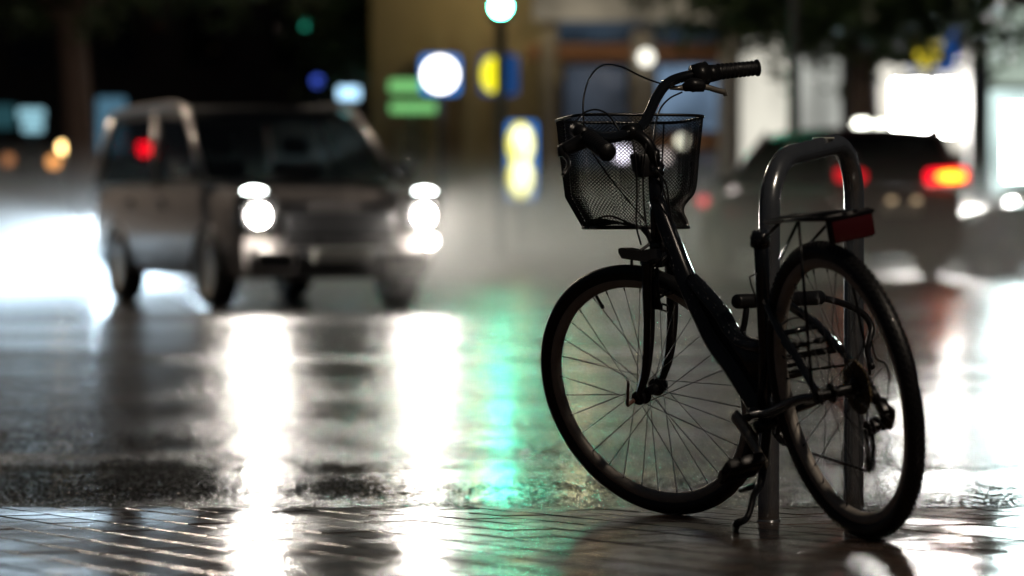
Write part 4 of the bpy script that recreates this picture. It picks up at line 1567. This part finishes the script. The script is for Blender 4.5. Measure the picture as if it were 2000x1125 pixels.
def fbox(root, cx, nm, px0, py0, px1, py1, d, m_, dy=0.0, th=0.12, bev=0.0):
    """a facade part covering the photo rectangle, dy metres in front of the wall"""
    dd = d - dy
    a, b = at(px0, py1, dd), at(px1, py0, dd)
    bm = bmesh.new()
    box(bm, ((a.x + b.x) / 2 - cx, -dy, (a.z + b.z) / 2 - 0.13), (b.x - a.x, th, b.z - a.z), None, bev)
    return mesh_obj(nm, bm, m_, root, smooth=False)

def wall_lamp(root, cx, px, py, d, col, strength, r=0.08, dy=0.35):
    p = at(px, py, d - dy)
    bm = bmesh.new()
    tube(bm, [(p.x - cx, 0.3, p.z - 0.13 + r), (p.x - cx, -dy, p.z - 0.13 + r)], 0.02, 6)
    br = mesh_obj("wall_lamp", bm, M['post'], root)
    lens(br, "bulb", (p.x - cx, -dy, p.z - 0.13), (r, r, r), glow("wall lamp bulb", col, strength))

# centre building
D1 = 57.0
bc_, cx = facade("building", "ochre building with brown timber beam and blue-lit windows in the middle background", 724, 1436, D1, 9.0, M['plaster'])
fbox(bc_, cx, "fascia", 1040, -40, 1432, 40, D1, shop_pane("fascia light", (1.0, 0.86, 0.62), 0.06, 0.24, (0.9, 1, 2)), 0.10, 0.2)
fbox(bc_, cx, "fascia_band", 1090, 42, 1432, 84, D1, shop_pane("blue band light", (0.35, 0.55, 0.8), 0.015, 0.10, (0.8, 1, 2)), 0.14, 0.12)
fbox(bc_, cx, "beam", 1030, 88, 1434, 118, D1, M['wood'], 0.45, 0.3, 0.02)
fbox(bc_, cx, "beam", 1250, 262, 1432, 290, D1, M['wood'], 0.40, 0.25, 0.02)
def fwindow(px0, py0, px1, py1, m_, d, root, cx):
    f = fbox(root, cx, "window", px0, py0, px1, py1, d, M['darkwall'], 0.06, 0.10)
    fbox(root, cx, "pane", px0 + 4, py0 + 4, px1 - 4, py1 - 4, d, m_, 0.13, 0.02).parent = f
fwindow(1098, 124, 1228, 330, shop_pane("dim blue window", (0.55, 0.72, 1.0), 0.01, 0.075, (1.2, 1, 0.8)), D1, bc_, cx)
fwindow(1280, 124, 1412, 258, shop_pane("blue window", (0.45, 0.68, 1.0), 0.05, 0.36, (1.1, 1, 0.9)), D1, bc_, cx)
fwindow(1250, 296, 1412, 380, shop_pane("grey window", (0.8, 0.8, 1.0), 0.01, 0.06, (1.1, 1, 0.9)), D1, bc_, cx)
fwindow(770, 250, 830, 400, shop_pane("olive window", (0.9, 0.8, 0.4), 0.01, 0.04, (1.1, 1, 0.9)), D1, bc_, cx)
for a, b, m_ in ((905, 935, M['plaster']), (1056, 1086, M['stone']), (1234, 1276, M['stone']), (840, 868, M['plaster'])):
    fbox(bc_, cx, "column", a, 60, b, 510, D1, m_, 0.5, 0.4, 0.03)
wall_lamp(bc_, cx, 1262, 112, D1, (1.0, 0.98, 0.85), 2.2, 0.14, 0.9)
wall_lamp(bc_, cx, 1215, 300, D1, (0.9, 0.85, 1.0), 5, 0.13, 0.7)
wall_lamp(bc_, cx, 1333, 276, D1, (1.0, 1.0, 0.8), 6, 0.10, 0.7)
wall_lamp(bc_, cx, 1298, 306, D1, (1.0, 0.9, 0.85), 2.5, 0.10, 0.7)
wall_lamp(bc_, cx, 940, -70, D1, (1.0, 0.84, 0.46), 130, 0.10, 1.6)  # unseen lamp added above the view to warm the columns
wall_lamp(bc_, cx, 1130, -60, D1, (1.0, 0.78, 0.45), 110, 0.10, 1.6)  # another unseen lamp, added to light the facade

# bright store on the right
D2 = 52.0
bs, cx = facade("building", "bright store with tall white shop windows behind the SUV on the right", 1438, 2230, D2, 10.0, M['stone'])
fwindow(1442, 60, 1544, 330, shop_pane("cream shop window", (1.0, 0.96, 0.82), 0.45, 0.85, (0.9, 1, 0.35)), D2, bs, cx)
fwindow(1556, 60, 1646, 330, shop_pane("grey shop window", (0.92, 0.94, 0.86), 0.30, 0.75, (2.2, 1, 0.3)), D2, bs, cx)
fwindow(1712, 122, 1888, 300, shop_pane("white shop window", (1.0, 0.95, 0.82), 0.6, 1.3, (2.2, 1, 0.9)), D2, bs, cx)
fbox(bs, cx, "added_glow", 1744, 160, 1866, 262, D2, shop_pane("added shop glow", (1.0, 0.98, 0.92), 80, 200, (2.2, 1, 0.9)), 0.16, 0.02)  # added emitter: softens the pane's edges and brightens the road reflection
fwindow(1926, 14, 2090, 168, shop_pane("greenish shop window", (0.82, 1.0, 0.84), 0.42, 0.62, (0.8, 1, 0.5)), D2, bs, cx)
fwindow(1926, 172, 2090, 385, shop_pane("icy shop window", (0.78, 1.0, 0.96), 0.7, 1.3, (2.2, 1, 0.9)), D2, bs, cx)
fbox(bs, cx, "added_glow", 1962, 206, 2074, 350, D2, shop_pane("added icy glow", (0.80, 1.0, 0.98), 50, 120, (2.2, 1, 0.9)), 0.16, 0.02)  # second added emitter, doing the same for the icy pane
fbox(bs, cx, "pillar", 1888, -60, 1928, 505, D2, M['darkwall'], 0.9, 0.7, 0.03)
post_lamp("post_lamp", "left one of twin white lamps just above the roof of the SUV", "lamp", 1683, 247, 45, (1.0, 1.0, 0.86), 9, 0.12, 0.0)
post_lamp("post_lamp", "right one of twin white lamps just above the roof of the SUV", "lamp", 1719, 249, 45, (1.0, 1.0, 0.86), 6, 0.11, 0.0)
sb = sign_box("sign", "blue shop sign with a yellow disc above the white shop window, half behind the tree", 1772, 10, 1870, 140, 49.5, glow("shop blue", (0.012, 0.12, 0.5), 0.6),
     [("disc", -0.30, -0.02, 0.72, 0.92, glow("shop yellow", (1.0, 0.80, 0.05), 0.95))], True)
# dark building on the left
D3 = 66.0
bl, cx = facade("building", "dark unlit building behind the trees on the left", -400, 720, D3, 11.0, M['darkwall'])
fbox(bl, cx, "canopy", -200, 285, 118, 318, D3, M['stone'], 1.0, 1.6, 0.03)
for k in range(5):
    x = -150 + 170 * k
    fwindow(x, 20, x + 80, 130, mat("unlit window", (0.01, 0.012, 0.015), 0.1), D3, bl, cx)

# ---------------------------------------------------------------- trees
def tree(label, x, y, h0, r0, crown_c, crown_r, nleaf, seed, leaf=0.13):
    rg = random.Random(seed)
    root = empty("tree", (x, y, 0.1))
    tag(root, label, "tree")
    bm = bmesh.new()
    tp = Vector((rg.uniform(-0.2, 0.2), 0, h0))
    tr = catmull([Vector((0, 0, -0.1)), Vector((0.03, 0, 0.3)), tp * 0.5 + Vector((0.08, 0, 0)), tp, tp + Vector((0.1, 0, 1.2))], 5)
    tube(bm, tr, [r0 * 1.35, r0 * 1.05, r0, r0 * 0.85, r0 * 0.4], 12)
    cc = Vector(crown_c)
    ends = []
    for k in range(9):
        a = 2 * math.pi * k / 9 + rg.random()
        e = cc + Vector((math.cos(a) * crown_r[0] * 0.7, math.sin(a) * crown_r[1] * 0.7, rg.uniform(-0.6, 0.5) * crown_r[2]))
        st = tp * rg.uniform(0.85, 1.0)
        tube(bm, catmull([st, st.lerp(e, 0.5) + Vector((0, 0, 0.3)), e], 4), [r0 * 0.4, r0 * 0.22, 0.02], 7)
        ends.append(e)
    mesh_obj("trunk", bm, M['bark'], root)
    verts, faces = [], []
    clumps = [cc + Vector((rg.gauss(0, 0.5) * crown_r[0], rg.gauss(0, 0.5) * crown_r[1], rg.gauss(0, 0.42) * crown_r[2])) for _ in range(int(nleaf / 55))] + ends
    for c in clumps:
        rr = rg.uniform(0.25, 0.6)
        for _ in range(55):
            v = Vector((rg.gauss(0, 1), rg.gauss(0, 1), rg.gauss(0, 0.8))) * rr * 0.6
            p = c + v
            u = Vector((rg.gauss(0, 1), rg.gauss(0, 1), rg.gauss(0, 0.6))).normalized()
            w = u.cross(Vector((rg.gauss(0, 1), rg.gauss(0, 1), rg.gauss(0, 1)))).normalized()
            s = leaf * rg.uniform(0.6, 1.3)
            i = len(verts)
            verts += [p - u * s, p - w * s * 0.45, p + u * s, p + w * s * 0.45]
            faces.append((i, i + 1, i + 2, i + 3))
    me = bpy.data.meshes.new("crown")
    me.from_pydata([tuple(v) for v in verts], [], faces)
    ob = bpy.data.objects.new("crown", me)
    me.materials.append(M['leaf'])
    COL.objects.link(ob)
    ob.parent = root
    return root

tree("thick brown tree trunk on the left, dark crown above the van", at(152, 400, 50).x, 50.0, 4.2, 0.25, (0.3, 0, 5.2), (3.4, 1.6, 1.5), 9000, 3)
tree("leafy tree in front of the bright store, its crown hanging above the SUV", at(1676, 400, 47).x, 47.0, 3.4, 0.24, (-0.22, 0, 4.15), (2.0, 1.3, 0.95), 15000, 5)
tree("dark tree beyond the van, its crown in front of the ochre wall edge", at(700, 400, 59).x, 59.0, 3.6, 0.16, (0.1, 0, 4.7), (1.0, 1.0, 1.3), 7000, 8)

# ---------------------------------------------------------------- spray over the wet road
bm = bmesh.new()
box(bm, (0, 46.7, 0.83), (44, 29.6, 1.58))
o = mesh_obj("road_mist", bm, volume_mat("road mist", (0.97, 0.97, 0.97), 0.17, 0.25, layer=1.7), smooth=False)
structure(o, 'stuff')

def spray(name, c, r, dens, col):
    bm = bmesh.new()
    bmesh.ops.create_uvsphere(bm, u_segments=20, v_segments=10, radius=1, matrix=Matrix.Diagonal((r[0], r[1], r[2], 1)))
    o = mesh_obj(name, bm, volume_mat(name, col, dens, 0.6, (1 / r[0], 1 / r[1], 1 / r[2])))
    o.location = c
    structure(o, 'stuff')
spray("tyre_spray", (-5.6, 32.0, 0.03), (2.4, 4.0, 0.40), 0.6, (0.86, 0.94, 1.0))
spray("tyre_spray", (0.5, 27.6, 0.45), (2.1, 4.6, 0.85), 0.11, (1.0, 0.98, 0.96))  # spray beside the van, also shaped to give its headlight a glare halo
